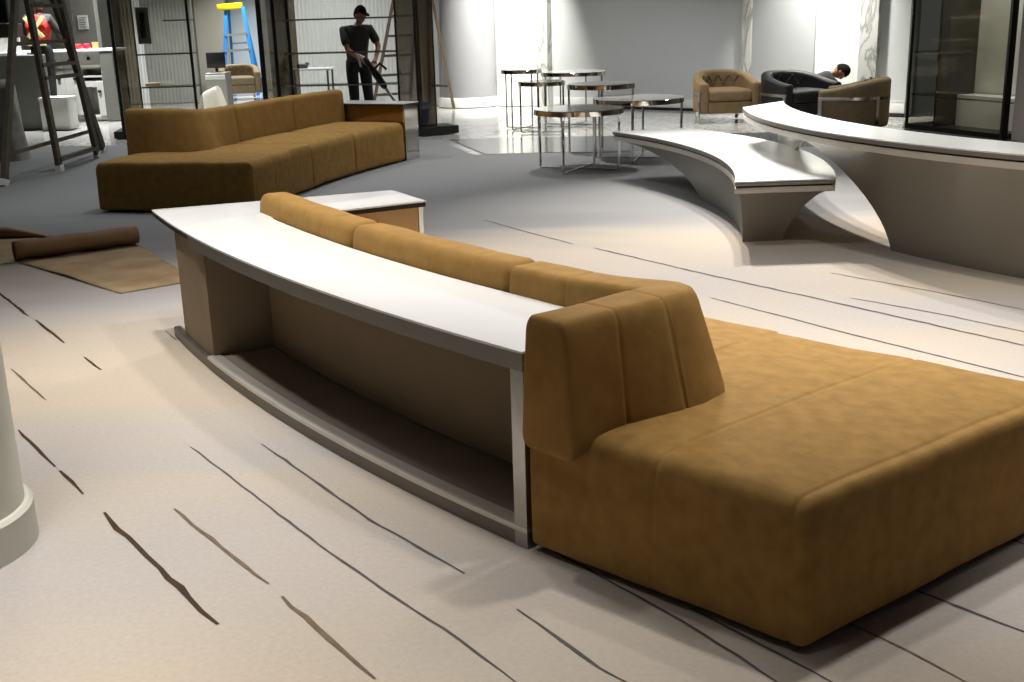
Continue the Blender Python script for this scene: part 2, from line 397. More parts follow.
# right wall
bm = bmesh.new()
prism(bm, [(5.88, 13.36), (6.15, 13.6), (9.3, 4), (9.0, 4)], 0, 3.7); struct('wall_right', bm, mat('pinkish_greige_paint', (206, 196, 188), .8, var=.01))
# walls left and behind
def wall_px(name, x0, x1, Y0, Y1, m, ext=0.0, th=.15):
    a, b = A(x0, 60, Y0), A(x1, 60, Y1); d = (b - a); d.z = 0; d.normalize(); a = a - d * ext; b = b + d * ext; n = Vector((-d.y, d.x, 0))
    bm = bmesh.new(); prism(bm, [(a.x, a.y), (b.x, b.y), (b.x + n.x * th, b.y + n.y * th), (a.x + n.x * th, a.y + n.y * th)], 0, 3.7); return struct(name, bm, m)
wall_px('wall_rear_grey', 428, 500, 22.3, 22.3, wall_grey)
wall_px('wall_rear_cool', 228, 310, 27.6, 27.6, wall_blue, .1)
wall_px('wall_rear_beige', 150, 229, 27.0, 27.0, wall_beige)
wall_px('wall_rear_white', -140, 160, 27.8, 27.8, wall_white, .1)
bm = bmesh.new(); box(bm, -16, -15.9, -4, 34, 0, 3.7); struct('wall_left', bm, wall_grey)
bm = bmesh.new(); box(bm, -16, 12, 33.9, 34, 0, 3.7); struct('wall_rear', bm, wall_grey)
bm = bmesh.new(); a = A(228, 60, 27.5); b = A(310, 60, 27.5); box(bm, a.x, b.x, 27.46, 27.6, 0, .18, .008); struct('baseboard_rear', bm, skirt_m)
def fluted(name, x0, x1, Y0, Y1, rib, m):
    a, b = A(x0, 60, Y0), A(x1, 60, Y1); a.z = b.z = 0; d = b - a; L = d.length; d.normalize(); n = Vector((d.y, -d.x, 0))
    bm = bmesh.new(); N = int(L / rib) * 6; pts = []
    for i in range(N + 1):
        s = L * i / N; q = a + d * s + n * (.006 * math.cos(2 * PI * s / rib)); pts.append((q.x, q.y))
    e = b - n * .08; f = a - n * .08
    prism(bm, pts + [(e.x, e.y), (f.x, f.y)], 0, 3.7); struct(name, bm, m, 60)
fluted('wall_fluted', 283, 446, 21.3, 21.3, .07, flute)
fluted('wall_fluted_left', 126, 196, 24.0, 24.0, .075, flute)

# ------------------------------------------------------------------ sectional sofas and their consoles
RR = 11.41
def pol(l, rho):                                     # along the curved back line (l < 0) or straight past its end
    if l >= 0: return (l, rho)
    p = -l / RR; return (-(RR - rho) * math.sin(p), RR - (RR - rho) * math.cos(p))
def pbox(bm, s0, s1, r0_, r1_, z0, z1, n=24, bev=0.0, mi=0):
    pts = [pol(-(s0 + (s1 - s0) * i / n), r0_) for i in range(n + 1)] + [pol(-(s1 + (s0 - s1) * i / n), r1_) for i in range(n + 1)]
    prism(bm, pts, z0, z1, bev, 2, mi)
BC = .55                                            # centre line of the backrest behind the console
def back_path():
    P = [Vector((.135, -.045))]
    for i in range(1, 9): P.append(Vector((.135 + .015 * i / 8, -.045 + .495 * i / 8)))
    c = Vector((.072, .450))
    for i in range(1, 9):
        a = (PI / 2) * i / 8; P.append(Vector((c.x + .09 * math.cos(a), c.y + .09 * math.sin(a))))
    for i in range(0, 40):
        l = .02 - .02 * i; P.append(Vector(pol(l, .54 + (BC - .54) * smooth01(-l / .5))))
    return P
BP = back_path()
BL = [0]
for a, b in zip(BP, BP[1:]): BL.append(BL[-1] + (b - a).length)
def on_path(s):
    for i in range(len(BL) - 1):
        if s <= BL[i + 1] or i == len(BL) - 2:
            t = (s - BL[i]) / (BL[i + 1] - BL[i]); p = BP[i].lerp(BP[i + 1], t)
            d = (BP[min(i + 2, len(BP) - 1)] - BP[max(i - 1, 0)]).normalized(); return p, Vector((-d.y, d.x))
def make_sofa(W, D, flare, skew, LSEAT, LBACK, zz1):
    t = thing('sectional_sofa', '', 'sofa')
    zb, zt = .018, .42
    def plan(l, r):
        x, y = pol(l, r)
        if l > 0: x += flare * r * l / W; y += skew * l
        return x, y
    bm = bmesh.new(); pbox(bm, -.0, LSEAT - .10, .70, D - .12, 0, .05, 20)
    prism(bm, [plan(.10, .12), plan(W - .13, .12), plan(W - .13, D - .14), plan(.10, D - .14)], 0, .05)
    obj('plinth', bm, dark, t)
    l0, l1 = -.50, W
    def f1(a, b, c):
        l = l0 + a; r = .55 * (1 - smooth01((l - .003) / .016)); x, y = plan(l, r + (D - r) * b / D); return (x, y, zb + c)
    L = l1 - l0
    bm = bmesh.new(); rbox(bm, (L, D, zt - zb), (.022, .05, .075), .06, f1, (L - .47, L - .05), .004, .022, noise=.004, extra=(.512,), rbot=(.022, .03, .025)); obj('seat', bm, suede, t, 80)
    for s0, s1 in ((.505, 1.60), (1.605, LSEAT)):
        def f2(a, b, c, s0=s0): x, y = pol(-(s0 + a), .55 + b); return (x, y, zb + c)
        bm = bmesh.new(); rbox(bm, (s1 - s0, D - .55, zt - zb), (.03, .07, .075), .07, f2, (), .003, .018, noise=.004, rbot=(.03, .035, .03)); obj('seat', bm, suede, t, 80)
    zz0 = .37
    iend = min(range(len(BP)), key=lambda i: abs(BP[i].x - pol(-.60, BC)[0])); sl = BL[iend]
    def f3(a, b, c):
        p, n = on_path(a); h = c / (zz1 - zz0); k = (1.10 - .34 * h); q = p + n * ((b - .105) * k - .085 * (1 - h) * (1 - b / .21) * smooth01((a - .15) / .3) * (1 - smooth01((a - .66) / .36)))
        zz = zz0 + c * (1 + .10 * (1 - smooth01((a - .35) / .7)))
        return (q.x, q.y, zz - .012 * (1 - smooth01(a / .10)) * (1 - h))
    bm = bmesh.new(); rbox(bm, (sl, .21, zz1 - zz0), (.018, .032, .045), .04, f3, (.22, .42, sl - .30), .004, noise=.003); obj('backrest', bm, suede2, t, 80)
    for s0, s1 in ((.612, 1.80), (1.812, LBACK)):
        def f4(a, b, c, s0=s0):
            h = c / (zz1 - zz0); r = BC + ((b - .105) * (1.10 - .34 * h)) + .015 * h; x, y = pol(-(s0 + a), r); return (x, y, zz0 + c)
        g = s1 - s0; bm = bmesh.new(); rbox(bm, (g, .21, zz1 - zz0), (.045, .05, .05), .06, f4, (g * .2, g * .42, g * .62, g * .82), .0025, noise=.004); obj('backrest', bm, suede2, t, 80)
    return t
def make_console(LS, LA_, LB_, D, zt=.64):
    t = thing('curved_console', '', 'console table')
    n = 40
    def top_poly(e=0.0):
        pts = [pol(-(LA_ - e) * i / n, e) for i in range(n + 1)]
        pts += [pol(-((LB_ - e) - (LB_ - LS - e * 2) * i / 10), D - e) for i in range(11)]
        pts += [pol(-(LS + e) * (1 - i / n), .452 + .010 * smooth01((LS * (1 - i / n)) / .6)) for i in range(n + 1)][:-1] + [pol(-.0 - e, .452)]
        return pts
    bm = bmesh.new(); prism(bm, top_poly(), zt - .008, zt, .002, 2); obj('tabletop', bm, white_top, t, 30)
    bm = bmesh.new(); prism(bm, top_poly(.003), zt - .032, zt - .0085); o = obj('underside_panel', bm, dark, t, 30); o['label'] = 'black underside panel'
    bm = bmesh.new(); pbox(bm, .0, 2.62, -.0005, .02, zt - .062, zt - .0085, 36); obj('front_rail', bm, steel_dk, t)
    bm = bmesh.new(); pbox(bm, .06, 2.46, .322, .34, .07, zt - .032, 30); obj('back_panel', bm, beige_dk, t)
    bm = bmesh.new(); pbox(bm, .06, 2.46, .06, .322, .05, .066, 30); obj('bottom_shelf', bm, shelf_m, t)
    bm = bmesh.new(); pbox(bm, .0, 2.49, .0, .062, .052, .068, 30, .002); obj('shelf_rail', bm, lip_m, t)
    bm = bmesh.new(); pbox(bm, .0, 3.2, .006, .04, 0, .052, 36); obj('plinth', bm, steel_dk, t)
    bm = bmesh.new(); pbox(bm, .0, .055, .001, .05, .0, zt - .032, 2, .002)
    obj('end_upright', bm, steel, t)
    bm = bmesh.new(); pbox(bm, .0, .05, .05, .45, .0, zt - .032, 2); obj('side_panel', bm, beige_dk, t)
    bm = bmesh.new(); pbox(bm, 2.48, 3.03, .03, .44, .0, zt - .032, 8, .003); p = obj('pier', bm, beige, t); p['label'] = 'beige block pier'
    bm = bmesh.new(); pbox(bm, LS + .05, 3.05, .445, D - .04, .0, zt - .032, 4); obj('return_cabinet', bm, beige, t)
    bm = bmesh.new(); pbox(bm, LS + .03, LS + .05, .50, D - .04, .0, zt - .032, 1); m = obj('side_mirror', bm, bmirror, t); m['label'] = 'bronze mirrored side panel'
    bm = bmesh.new(); pbox(bm, LS + .03, LB_ - .02, D - .035, D - .01, .0, zt - .032, 6); m = obj('end_mirror', bm, chrome, t); m['label'] = 'mirror polished end panel'
    return t
NEAR = ((.02814, 3.20757, 0), math.radians(-47.2), 1.0)
FAR = ((-3.42, 10.91, 0), math.radians(-101.88), 1.04)
sofa = make_sofa(.945, 1.33, .115, .065, 2.78, 3.05, .735); cons = make_console(2.78, 3.46, 3.32, 1.32)
sofa2 = make_sofa(.875, 1.42, 0, 0, 2.82, 2.86, .765); cons2 = make_console(2.83, 3.25, 3.19, 1.42, .622)
for o, pose in ((sofa, NEAR), (cons, NEAR), (sofa2, FAR), (cons2, FAR)):
    o.location, o.rotation_euler.z = pose[0], pose[1]; o.scale = (pose[2],) * 3
tag(sofa, 'large ochre suede sectional sofa in the foreground, its wide chaise at the right', 'sofa', 'curved ochre sectional sofas')
tag(sofa2, 'ochre suede sectional sofa further back at left, in front of the bronze glass shelves', 'sofa', 'curved ochre sectional sofas')
tag(cons, 'long curved white-topped console with open beige niche behind the foreground sofa', 'console table', 'curved consoles behind the sofas')
tag(cons2, 'white-topped console with mirror-polished end panel, mostly hidden behind the far ochre sofa', 'console table', 'curved consoles behind the sofas')

# ------------------------------------------------------------------ curved benches / tables
def arcpt(c, r, a): return Vector((c[0] + r * math.cos(a), c[1] + r * math.sin(a), 0))
def slab(bm, edge_a, edge_b, z0, z1, bev, inset=0.0):
    a = edge_a[:]; b = edge_b[:]
    pts = a + b[::-1]
    if inset:
        c = len(a); na = []
        for i in range(c):
            d = (b[i] - a[i]).normalized(); na.append((a[i] + d * inset, b[i] - d * inset))
        d0 = (na[1][0] - na[0][0]).normalized(); 
        na[0] = (na[0][0] + d0 * inset, na[0][1] + d0 * inset); na[-1] = (na[-1][0] - d0 * inset, na[-1][1] - d0 * inset)
        pts = [p[0] for p in na] + [p[1] for p in na][::-1]
    prism(bm, [(p.x, p.y) for p in pts], z0, z1, bev, 3)
def bench(name, label, cat, ea, eb, zt, foot, origin):
    t = thing(name, label, cat, origin)
    O = Vector(origin); n = 36
    ea = [ea(i / n) - O for i in range(n + 1)]; eb = [eb(i / n) - O for i in range(n + 1)]
    bm = bmesh.new(); slab(bm, ea, eb, zt - .008, zt, .002); obj('tabletop', bm, bench_top, t, 35)
    bm = bmesh.new(); slab(bm, ea, eb, zt - .034, zt - .008, .003); obj('upper_rim', bm, lacquer, t, 35)
    bm = bmesh.new(); slab(bm, ea, eb, zt - .046, zt - .034, 0, .014); obj('reveal', bm, bronze_frame, t, 35)
    bm = bmesh.new(); slab(bm, ea, eb, zt - .086, zt - .046, .01); obj('lower_rim', bm, lip_m, t, 35)
    ia = lambda u, v: (lambda i, f: (ea[i].lerp(ea[i + 1], f)).lerp(eb[i].lerp(eb[i + 1], f), v))(min(int(u * n), n - 1), u * n - min(int(u * n), n - 1))
    for ft in foot:
        bm = bmesh.new(); rings = []; K = 14
        for k in range(K + 1):
            h = k / K; z = (zt - .086) * h
            # concave flare: slow at first, fast near the top
            fl = (1 - math.sqrt(max(0, 1 - h * h))) if ft.get('round', True) else h
            fl = .25 * h + .40 * h * h + .35 * fl
            u0 = ft['u0'] + (ft['U0'] - ft['u0']) * fl; u1 = ft['u1'] + (ft['U1'] - ft['u1']) * (.25 * h + .75 * fl if ft.get('soft1') else fl)
            v0 = ft['v0'] + (ft['V0'] - ft['v0']) * h * h; v1 = ft['v1'] + (ft['V1'] - ft['v1']) * fl
            ring = [ia(u0 + (u1 - u0) * i / 16, v0) for i in range(17)] + [ia(u1 + (u0 - u1) * i / 16, v1) for i in range(17)]
            rings.append([Vector((p.x, p.y, z)) for p in ring])
        loft(bm, rings); obj('pedestal', bm, lacquer, t, 30)
    return t
rad = math.radians
LA = lambda u: arcpt((-3.31, 8.84), 4.98, rad(29 - 42 * u))         # inner (left) edge, far end to near end
LB = lambda u: arcpt((-1.63, 9.25), 4.02 + .13 * u ** 3, rad(32.5 - 54 * u))
bench('curved_bench', 'low curved white-topped bench on a flared champagne pedestal, in the middle of the carpet', 'bench', LA, LB, .45,
      [dict(u0=.44, u1=.955, U0=.02, U1=.985, v0=.09, v1=.50, V0=.05, V1=.93, soft1=True)], (1.7, 8.9, 0))
RA = lambda u: arcpt((6.87, 9.23), 4.88, rad(170.5 + 66 * u))
RB = lambda u: arcpt((7.41, 9.5), 4.99, rad(167.5 + 66 * u))
bench('curved_desk', 'taller curved white-topped table on a broad champagne pedestal, cut off by the right edge', 'table', RA, RB, .75,
      [dict(u0=.505, u1=.93, U0=.33, U1=.99, v0=.40, v1=.85, V0=.06, V1=.94), dict(u0=.03, u1=.11, U0=.01, U1=.30, v0=.90, v1=.99, V0=.86, V1=.985)], (2.5, 8.2, 0))

# ------------------------------------------------------------------ round tables
def round_table(px, Y, z, r, label, m, rot=0.0, group='slim-legged round side tables'):
    c = A(px, 60, Y); t = thing('round_table', label, 'side table', (c.x, c.y, 0), rot, group)
    bm = bmesh.new(); lathe(bm, [(0, z - .012), (r - .012, z - .012), (r - .006, z - .006), (r - .008, z), (0, z)], 40); obj('tabletop', bm, m, t, 35)
    bm = bmesh.new(); lathe(bm, [(r - .03, z - .055), (r, z - .055), (r, z - .008), (r - .006, z - .004), (r - .012, z - .0125), (r - .03, z - .0125)], 40); obj('rim', bm, rim_m, t, 35)
    for k in range(4):
        a = PI / 4 + k * PI / 2; x, y = (r - .025) * math.cos(a), (r - .025) * math.sin(a)
        bm = bmesh.new(); box(bm, x - .009, x + .009, y - .009, y + .009, .012, z - .05); obj('leg', bm, chrome, t)
    for k in range(2):
        a = PI / 4 + k * PI / 2; q = (r - .025); bm = bmesh.new()
        bar(bm, (q * math.cos(a), q * math.sin(a), .009 + k * .0), (-q * math.cos(a), -q * math.sin(a), .009), .018, .016); obj('floor_bar', bm, chrome, t)
    return t
round_table(578, 11.95, .63, .465, 'wide low round table with grey top, front left of the middle table group', grey_stone, .35)
round_table(600.5, 13.3, .79, .39, 'tallest small round table with dark grey top, in the middle table group', grey_stone, .66)
round_table(638, 12.7, .665, .50, 'round table with pale glossy top, right of the middle table group behind the white bench', white_stone, .55)
round_table(521, 16.5, .82, .29, 'small tall round table at the left end of the rear table group', grey_stone, .2)
round_table(541, 15.8, .69, .32, 'small low dark-rimmed round table in front of the rear table group', grey_stone, .6)
round_table(573, 16.75, .76, .465, 'wide white-topped round table at the right of the rear table group', white_stone, .3)

# ------------------------------------------------------------------ tub chairs
def tub_chair(label, c, rz, m, group=None, w=.40, z0=.13, hs=.97):
    t = thing('tub_chair', label, 'armchair', c, rz, group)
    th = .115; P = []
    ys = -.40
    for i in range(8): P.append(Vector((-w + th / 2, ys + (.40) * i / 8)))
    for i in range(25):
        a = PI - PI * i / 24; P.append(Vector(((w - th / 2) * math.cos(a), (w - th / 2 + .02) * math.sin(a))))
    for i in range(1, 9): P.append(Vector((w - th / 2, -.40 * i / 8)))
    L = [0]
    for a, b in zip(P, P[1:]): L.append(L[-1] + (b - a).length)
    def at(s):
        for i in range(len(L) - 1):
            if s <= L[i + 1] + 1e-9 or i == len(L) - 2:
                f = (s - L[i]) / (L[i + 1] - L[i]); d = (P[min(i + 2, len(P) - 1)] - P[max(i - 1, 0)]).normalized()
                return P[i].lerp(P[i + 1], f), Vector((d.y, -d.x))          # normal to the inside
    T = L[-1]
    def hgt(s): return hs * (.575 + .15 * smooth01(min(s, T - s) / (T * .42)))
    def fn(a, b, c):
        p, n = at(a); h = c / .6; q = p + n * ((b - th / 2) * (1 + .15 * h) + .0)
        return (q.x, q.y, z0 + (hgt(a) - z0) * h)
    bm = bmesh.new(); rbox(bm, (T, th, .6), (.03, .045, .05), .05, fn); shell = obj('shell', bm, m, t, 80)
    # diamond tufting inside: buttons sunk in the inner face
    for row, zz in ((0, .63), (1, .52)):
        for k in range(5 - row):
            s = T * (.30 + .10 * (k + .5 * row)); p, n = at(s); q = p + n * (th / 2 * 1.12)
            bm = bmesh.new(); bmesh.ops.create_uvsphere(bm, u_segments=8, v_segments=6, radius=.016)
            bmesh.ops.translate(bm, verts=bm.verts, vec=(q.x, q.y, zz)); obj('button', bm, m, t, 80)
            bm = bmesh.new() if False else None
    # quilting folds between the buttons
    bm = bmesh.new()
    for k in range(5):
        s = T * (.30 + .10 * k)
        for dk in (-.5, .5):
            s2 = s + T * .10 * dk
            if not (.28 * T < s2 < .72 * T): continue
            p, n = at(s); q = p + n * (th / 2 * 1.13); p2, n2 = at(s2); q2 = p2 + n2 * (th / 2 * 1.13)
            tube(bm, [(q.x, q.y, .63), ((q.x + q2.x) / 2, (q.y + q2.y) / 2, .575), (q2.x, q2.y, .52)], .007, 6)
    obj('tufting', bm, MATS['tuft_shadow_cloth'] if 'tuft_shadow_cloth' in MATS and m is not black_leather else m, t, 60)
    iw = w - th - .005
    bm = bmesh.new(); rbox(bm, (2 * iw, .62, .15), (.03, .04, .04), .06, lambda a, b, c: (a - iw, -.40 + b - (0), .30 + c), crown=.025); obj('seat_cushion', bm, m, t, 80)
    bm = bmesh.new(); rbox(bm, (2 * iw, .60, .165), (.01, .02, .02), .08, lambda a, b, c: (a - iw, -.385 + b, .13 + c)); obj('seat_base', bm, m, t, 80)
    # steel band wrapped round the outside and the flat legs that drop from it
    bm = bmesh.new(); ring = []
    for i in range(len(P)):
        p, n = at(L[i]); q = p - n * (th / 2 + .008); ring.append([bm.verts.new((q.x, q.y, z)) for z in (.385, .425)]); q2 = q + n * .007
        ring[-1] += [bm.verts.new((q2.x, q2.y, z)) for z in (.425, .385)]
    for a, b in zip(ring, ring[1:]):
        for j in range(4): bm.faces.new((a[j], a[(j + 1) % 4], b[(j + 1) % 4], b[j]))
    bm.faces.new(ring[0]); bm.faces.new(ring[-1][::-1]); obj('steel_band', bm, chrome, t)
    for s in (.03, T * .36, T * .64, T - .03):
        p, n = at(s); q = p - n * (th / 2 + .013); bm = bmesh.new()
        bar(bm, (q.x, q.y, 0), (q.x, q.y, .43), .05, .012, (n.y, -n.x, 0)); obj('leg', bm, chrome, t)
    return t
mat('tuft_shadow_cloth', (72, 58, 38), .8, var=.1)  # crease shade of the tufting put into a darker cloth colour
c = G(724, 121); tub_chair('olive-gold tufted tub armchair facing the room, left of the black one', (c.x, c.y + .1, 0), .08, olive, 'tufted tub armchairs', .43)
c = A(795.5, 100, 16.1); tub_chair('black leather tufted tub armchair with a person crouching behind it', (c.x, c.y, 0), .42, black_leather, 'tufted tub armchairs', .465)
c = A(854.5, 100, 15.2); tub_chair('khaki tub armchair seen from behind with a steel band, right of the black armchair', (c.x, c.y, 0), -2.0, olive_dk, 'tufted tub armchairs', .42, .03, .90)
c = A(241, 95, 24.6); tub_chair('small distant khaki tub armchair below the blue stepladder', (c.x, c.y, 0), .25, olive_dk, 'tufted tub armchairs', .42)

# ------------------------------------------------------------------ bronze glass display units
def pane(name, parent, a, b, z0, z1, m, th=.02, cap=True):
    bm = bmesh.new(); d = (b - a); d.z = 0; d.normalize(); n = Vector((-d.y, d.x, 0)) * th / 2
    prism(bm, [((a - n).x, (a - n).y), ((b - n).x, (b - n).y), ((b + n).x, (b + n).y), ((a + n).x, (a + n).y)], z0, z1)
    return obj(name, bm, m, parent, 0)
def upright(name, parent, a, z0, z1, s=.05, m=bronze_frame):
    bm = bmesh.new(); box(bm, a.x - s / 2, a.x + s / 2, a.y - s / 2, a.y + s / 2, z0, z1, .004, 1); return obj(name, bm, m, parent, 0)
def zf(px, py, Y): return A(px, py, Y).z
def flat(v): return Vector((v.x, v.y, 0))
def glass_shelf(t, a, b, depth, z, m=clear_glass):
    d = (b - a); d.normalize(); n = Vector((-d.y, d.x, 0)) * depth; bm = bmesh.new()
    prism(bm, [(a.x, a.y), (b.x, b.y), ((b + n).x, (b + n).y), ((a + n).x, (a + n).y)], z - .008, z + .008)
    s = obj('glass_shelf', bm, m, t, 0)
    bm = bmesh.new(); bar(bm, (a.x, a.y - .008, z), (b.x, b.y - .008, z), .022, .014, (0, 0, 1)); obj('shelf_edge', bm, edge_m, s, 0)
ZT = 3.3; edge_m = mat('grey_glass_edge', (104, 104, 98), .3, .3, var=.1)
# left unit
O1 = flat(A(125, 120, 16.7)); t1 = thing('display_shelf', 'bronze glass display shelf with dark end pane, left behind the far sofa', 'display shelf', O1, 0, 'bronze glass display shelves')
a = flat(A(123, 120, 16.7)) - O1; b = flat(A(142, 100, 18.4)) - O1; c = flat(A(196, 100, 18.4)) - O1
pane('end_pane', t1, a, b, .1, ZT, bronze_dark); upright('post', t1, a, .0, ZT, .045); upright('post', t1, b, 0, ZT, .02); upright('post', t1, c, 0, ZT, .04)
bm = bmesh.new(); bar(bm, a + Vector((0, 0, .05)), b + Vector((0, 0, .05)), .1, .3, (0, 0, 1)); obj('base_plate', bm, black_m, t1, 0)
bm = bmesh.new(); bar(bm, b + Vector((0, .2, .03)), c + Vector((0, .2, .03)), .06, .5, (0, 0, 1)); obj('bottom_board', bm, mat('pale_board', (200, 200, 196), .5, var=.02), t1, 0)
for py in (54, 87): glass_shelf(t1, b, c, .4, zf(170, py, 18.4), clear_glass)
glass_shelf(t1, b + (c - b) * .55, c, .4, zf(185, 20, 18.4), clear_glass)
pane('back_pane', t1, b + Vector((0, .42, 0)), c + Vector((0, .42, 0)), .06, ZT, tinted('smoke_glass', (206, 206, 202), .05))
bm = bmesh.new(); q = flat(A(144, 30, 18.45)) - O1; za, zb_ = zf(144, 44, 18.4), zf(144, 7, 18.4); box(bm, q.x - .1, q.x + .1, q.y - .03, q.y - .01, za, zb_, .003, 1)
hp = obj('handle_plate', bm, cab_grey, t1, 0); bm = bmesh.new(); box(bm, q.x - .04, q.x + .04, q.y - .055, q.y - .03, za + .08, zb_ - .08, .012, 2); obj('pull_handle', bm, black_m, hp)
bm = bmesh.new(); p0 = A(143, 87, 18.3); p1 = A(158, 87, 18.3); box(bm, p0.x, p1.x, 18.42, 18.52, zf(150, 87, 18.4) + .01, zf(150, 87, 18.4) + .06, .004, 1)
tag(obj('wood_block', bm, mat('pale_pine', (226, 196, 150), .6, var=.08)), 'small pale wooden block lying on the lower glass shelf at left', 'wood block')
# middle unit
YM = 16.3
O2 = flat(A(277, 90, YM)); t2 = thing('display_shelf', 'bronze glass display shelf with three glass shelves in front of the standing worker', 'display shelf', O2, 0, 'bronze glass display shelves')
L0 = flat(A(265, 90, YM)) - O2; L1 = flat(A(293, 90, YM + .45)) - O2; R0 = flat(A(399, 90, YM - .1)) - O2; R1 = flat(A(421, 90, YM + .35)) - O2
pane('end_pane', t2, L0, L1, .02, ZT, bronze_dark); 
q = Vector((.05, .32, 0)); pane('inner_pane', t2, L0 + q, L1 + q, .02, ZT, bronze_dark)
upright('post', t2, L0, 0, ZT, .06); upright('post', t2, L0.lerp(L1, .5) + Vector((0, -.01, 0)), 0, ZT, .05); upright('post', t2, L1, 0, ZT, .05)
pane('end_pane', t2, R0, R1, .02, ZT, bronze_glass); upright('post', t2, R0, 0, ZT, .03); upright('post', t2, R1, 0, ZT, .025)
for py in (18.5, 52.5, 85): glass_shelf(t2, L1 + Vector((-.03, -.3, 0)), R0 + Vector((-.02, .03, 0)), .35, zf(345, py, YM), clear_glass)
bm = bmesh.new(); bar(bm, L0 + Vector((0, .2, .02)), R1 + Vector((0, 0, .02)), .04, .45, (0, 0, 1)); obj('base_board', bm, black_m, t2, 0)
# narrow pane on a black plinth
P0 = flat(G(423, 136)); P1 = flat(G(459, 133)); O3 = P0.copy(); t3 = thing('glass_screen', 'tall narrow bronze glass screen standing on a black plinth right of the far sofa', 'glass screen', O3)
d = (P1 - P0).normalized(); n = Vector((-d.y, d.x, 0)); zr = Vector((0, 0, 0))
bm = bmesh.new(); q = [zr, P1 - P0, P1 - P0 + n * .42, n * .42]; prism(bm, [(v.x, v.y) for v in q], 0, .11, .006); obj('plinth', bm, black_m, t3, 0)
g0 = n * .2 + d * .05; g1 = n * .2 + d * .31
pane('glass_pane', t3, g0, g1, .11, ZT, bronze_glass); upright('post', t3, g0, .11, ZT, .035); upright('post', t3, g1, .11, ZT, .02)
# right unit
V0 = flat(G(906, 128)); V1 = flat(G(1003, 139.5)); O4 = V0.copy(); t4 = thing('display_shelf', 'tall bronze mirror glass display case by the right-hand wall behind the curved table', 'display case', O4)
d = (V1 - V0).normalized(); n = Vector((-d.y, d.x, 0)); V = V1 - V0; CN = n.copy()
pane('front_pane', t4, zr, V, .06, ZT, mirror_glass); upright('post', t4, zr, 0, ZT, .035); upright('post', t4, V, 0, ZT, .07)
pane('side_pane', t4, V * .30, V * .30 + n * .6, .06, ZT, bronze_glass)
bm = bmesh.new(); q = [zr - n * .02, V - n * .02, V + n * .6, n * .6]; prism(bm, [(v.x, v.y) for v in q], 0, .06); obj('base_board', bm, bronze_frame, t4, 0)
pane('back_panel', t4, n * .62, V + n * .62, .06, ZT, mat('grey_back_panel', (188, 186, 174), .5, var=.03))
for z in (.42, .95): 
    bm = bmesh.new(); q = [n * .05, V * .28 + n * .05, V * .28 + n * .55, n * .55]; prism(bm, [(v.x, v.y) for v in q], z, z + .02); obj('glass_shelf', bm, clear_glass, t4, 0)
bm = bmesh.new(); q = [V * .33 + n * .3, V * .94 + n * .3, V * .94 + n * .58, V * .33 + n * .58]; prism(bm, [(v.x, v.y) for v in q], .06, .38); prism(bm, [(v.x, v.y) for v in q], .40, .44); obj('bright_strip_block', bm, white_top, t4, 0)  # bright floor strip in the glass, imitated with added white blocks

# ------------------------------------------------------------------ ladders
def rail(t, name, p, q, w, th, m, side=(0, 1, 0)):
    bm = bmesh.new(); bar(bm, p, q, w, th, side); return obj(name, bm, m, t, 0)
def wooden_ladder(label, feetA, feetB, topA, topB, rungs, m, caps=True, org=None, name='wooden_stepladder', w=.085, group='wooden stepladders'):
    O = Vector(org); t = thing(name, label, 'ladder', org, 0, group)
    fa = [Vector(p) - O for p in feetA]; fb = [Vector(p) - O for p in feetB]; ta = [Vector(p) - O for p in topA]; tb = [Vector(p) - O for p in topB]
    for f, k in ((fa, ta), (fb, tb)):
        for p, q in zip(f, k):
            r = rail(t, 'rail', p, q, w, .05, m)
            if caps:
                bm = bmesh.new(); d = (q - p).normalized(); bar(bm, p, p + d * .07, w + .015, .065, (0, 1, 0)); obj('foot_cap', bm, whitecap, r, 0)
    for h in rungs:
        bm = bmesh.new(); bar(bm, fa[0].lerp(ta[0], h), fa[1].lerp(ta[1], h), .04, .085, (0, 0, 1)); obj('rung', bm, m, t, 0)
    for h in (.12, .55):
        bm = bmesh.new(); bar(bm, fb[0].lerp(tb[0], h), fb[1].lerp(tb[1], h), .04, .03, (0, 0, 1)); obj('brace', bm, m, t, 0)
    bm = bmesh.new(); c = (ta[0] + ta[1] + tb[0] + tb[1]) / 4; bar(bm, c + (ta[0] - ta[1]) * .7, c - (ta[0] - ta[1]) * .7, .30, .04, (tb[0] - ta[0])); obj('top_step', bm, m, t, 0)
    return t
P1_, P2_, P3_ = G(4, 186), G(60, 171), G(98, 158); P4_ = G(104, 152)
ap = A(30, -70, 13.0); apz = ap.z
ta = [Vector((ap.x - .12, ap.y - .12, apz)), Vector((ap.x + .10, ap.y + .14, apz))]; tb = [Vector((ap.x - .02, ap.y - .24, apz)), Vector((ap.x - .06, ap.y + .18, apz))]
wooden_ladder('tall worn wooden stepladder with white feet standing at the left edge', [P2_, P3_], [P1_, P4_], ta, tb, [.05, .40, .455, .70, .82, .93], wood, True, (ap.x, ap.y, 0), w=.10)
fa0 = G(372, 111); q0 = A(372, 111, 20.0); fr = A(454, 107, 20.4); apx = A(413, -88, 20.2)
a0 = flat(q0); b0 = flat(fr)
wooden_ladder('wooden stepladder straddling the bronze glass panes behind the standing worker', [a0, a0 + Vector((.62, .35, 0))], [b0 + Vector((0, -.05, 0)), b0 + Vector((-.45, .4, 0))],
              [Vector((apx.x - .04, apx.y - .1, apx.z)), Vector((apx.x + .12, apx.y + .2, apx.z))], [Vector((apx.x + .04, apx.y - .1, apx.z)), Vector((apx.x + .2, apx.y + .2, apx.z))],
              [.09, .19, .29, .39, .49, .6, .71, .82], wood_lt, False, (apx.x, apx.y, 0), w=.085)
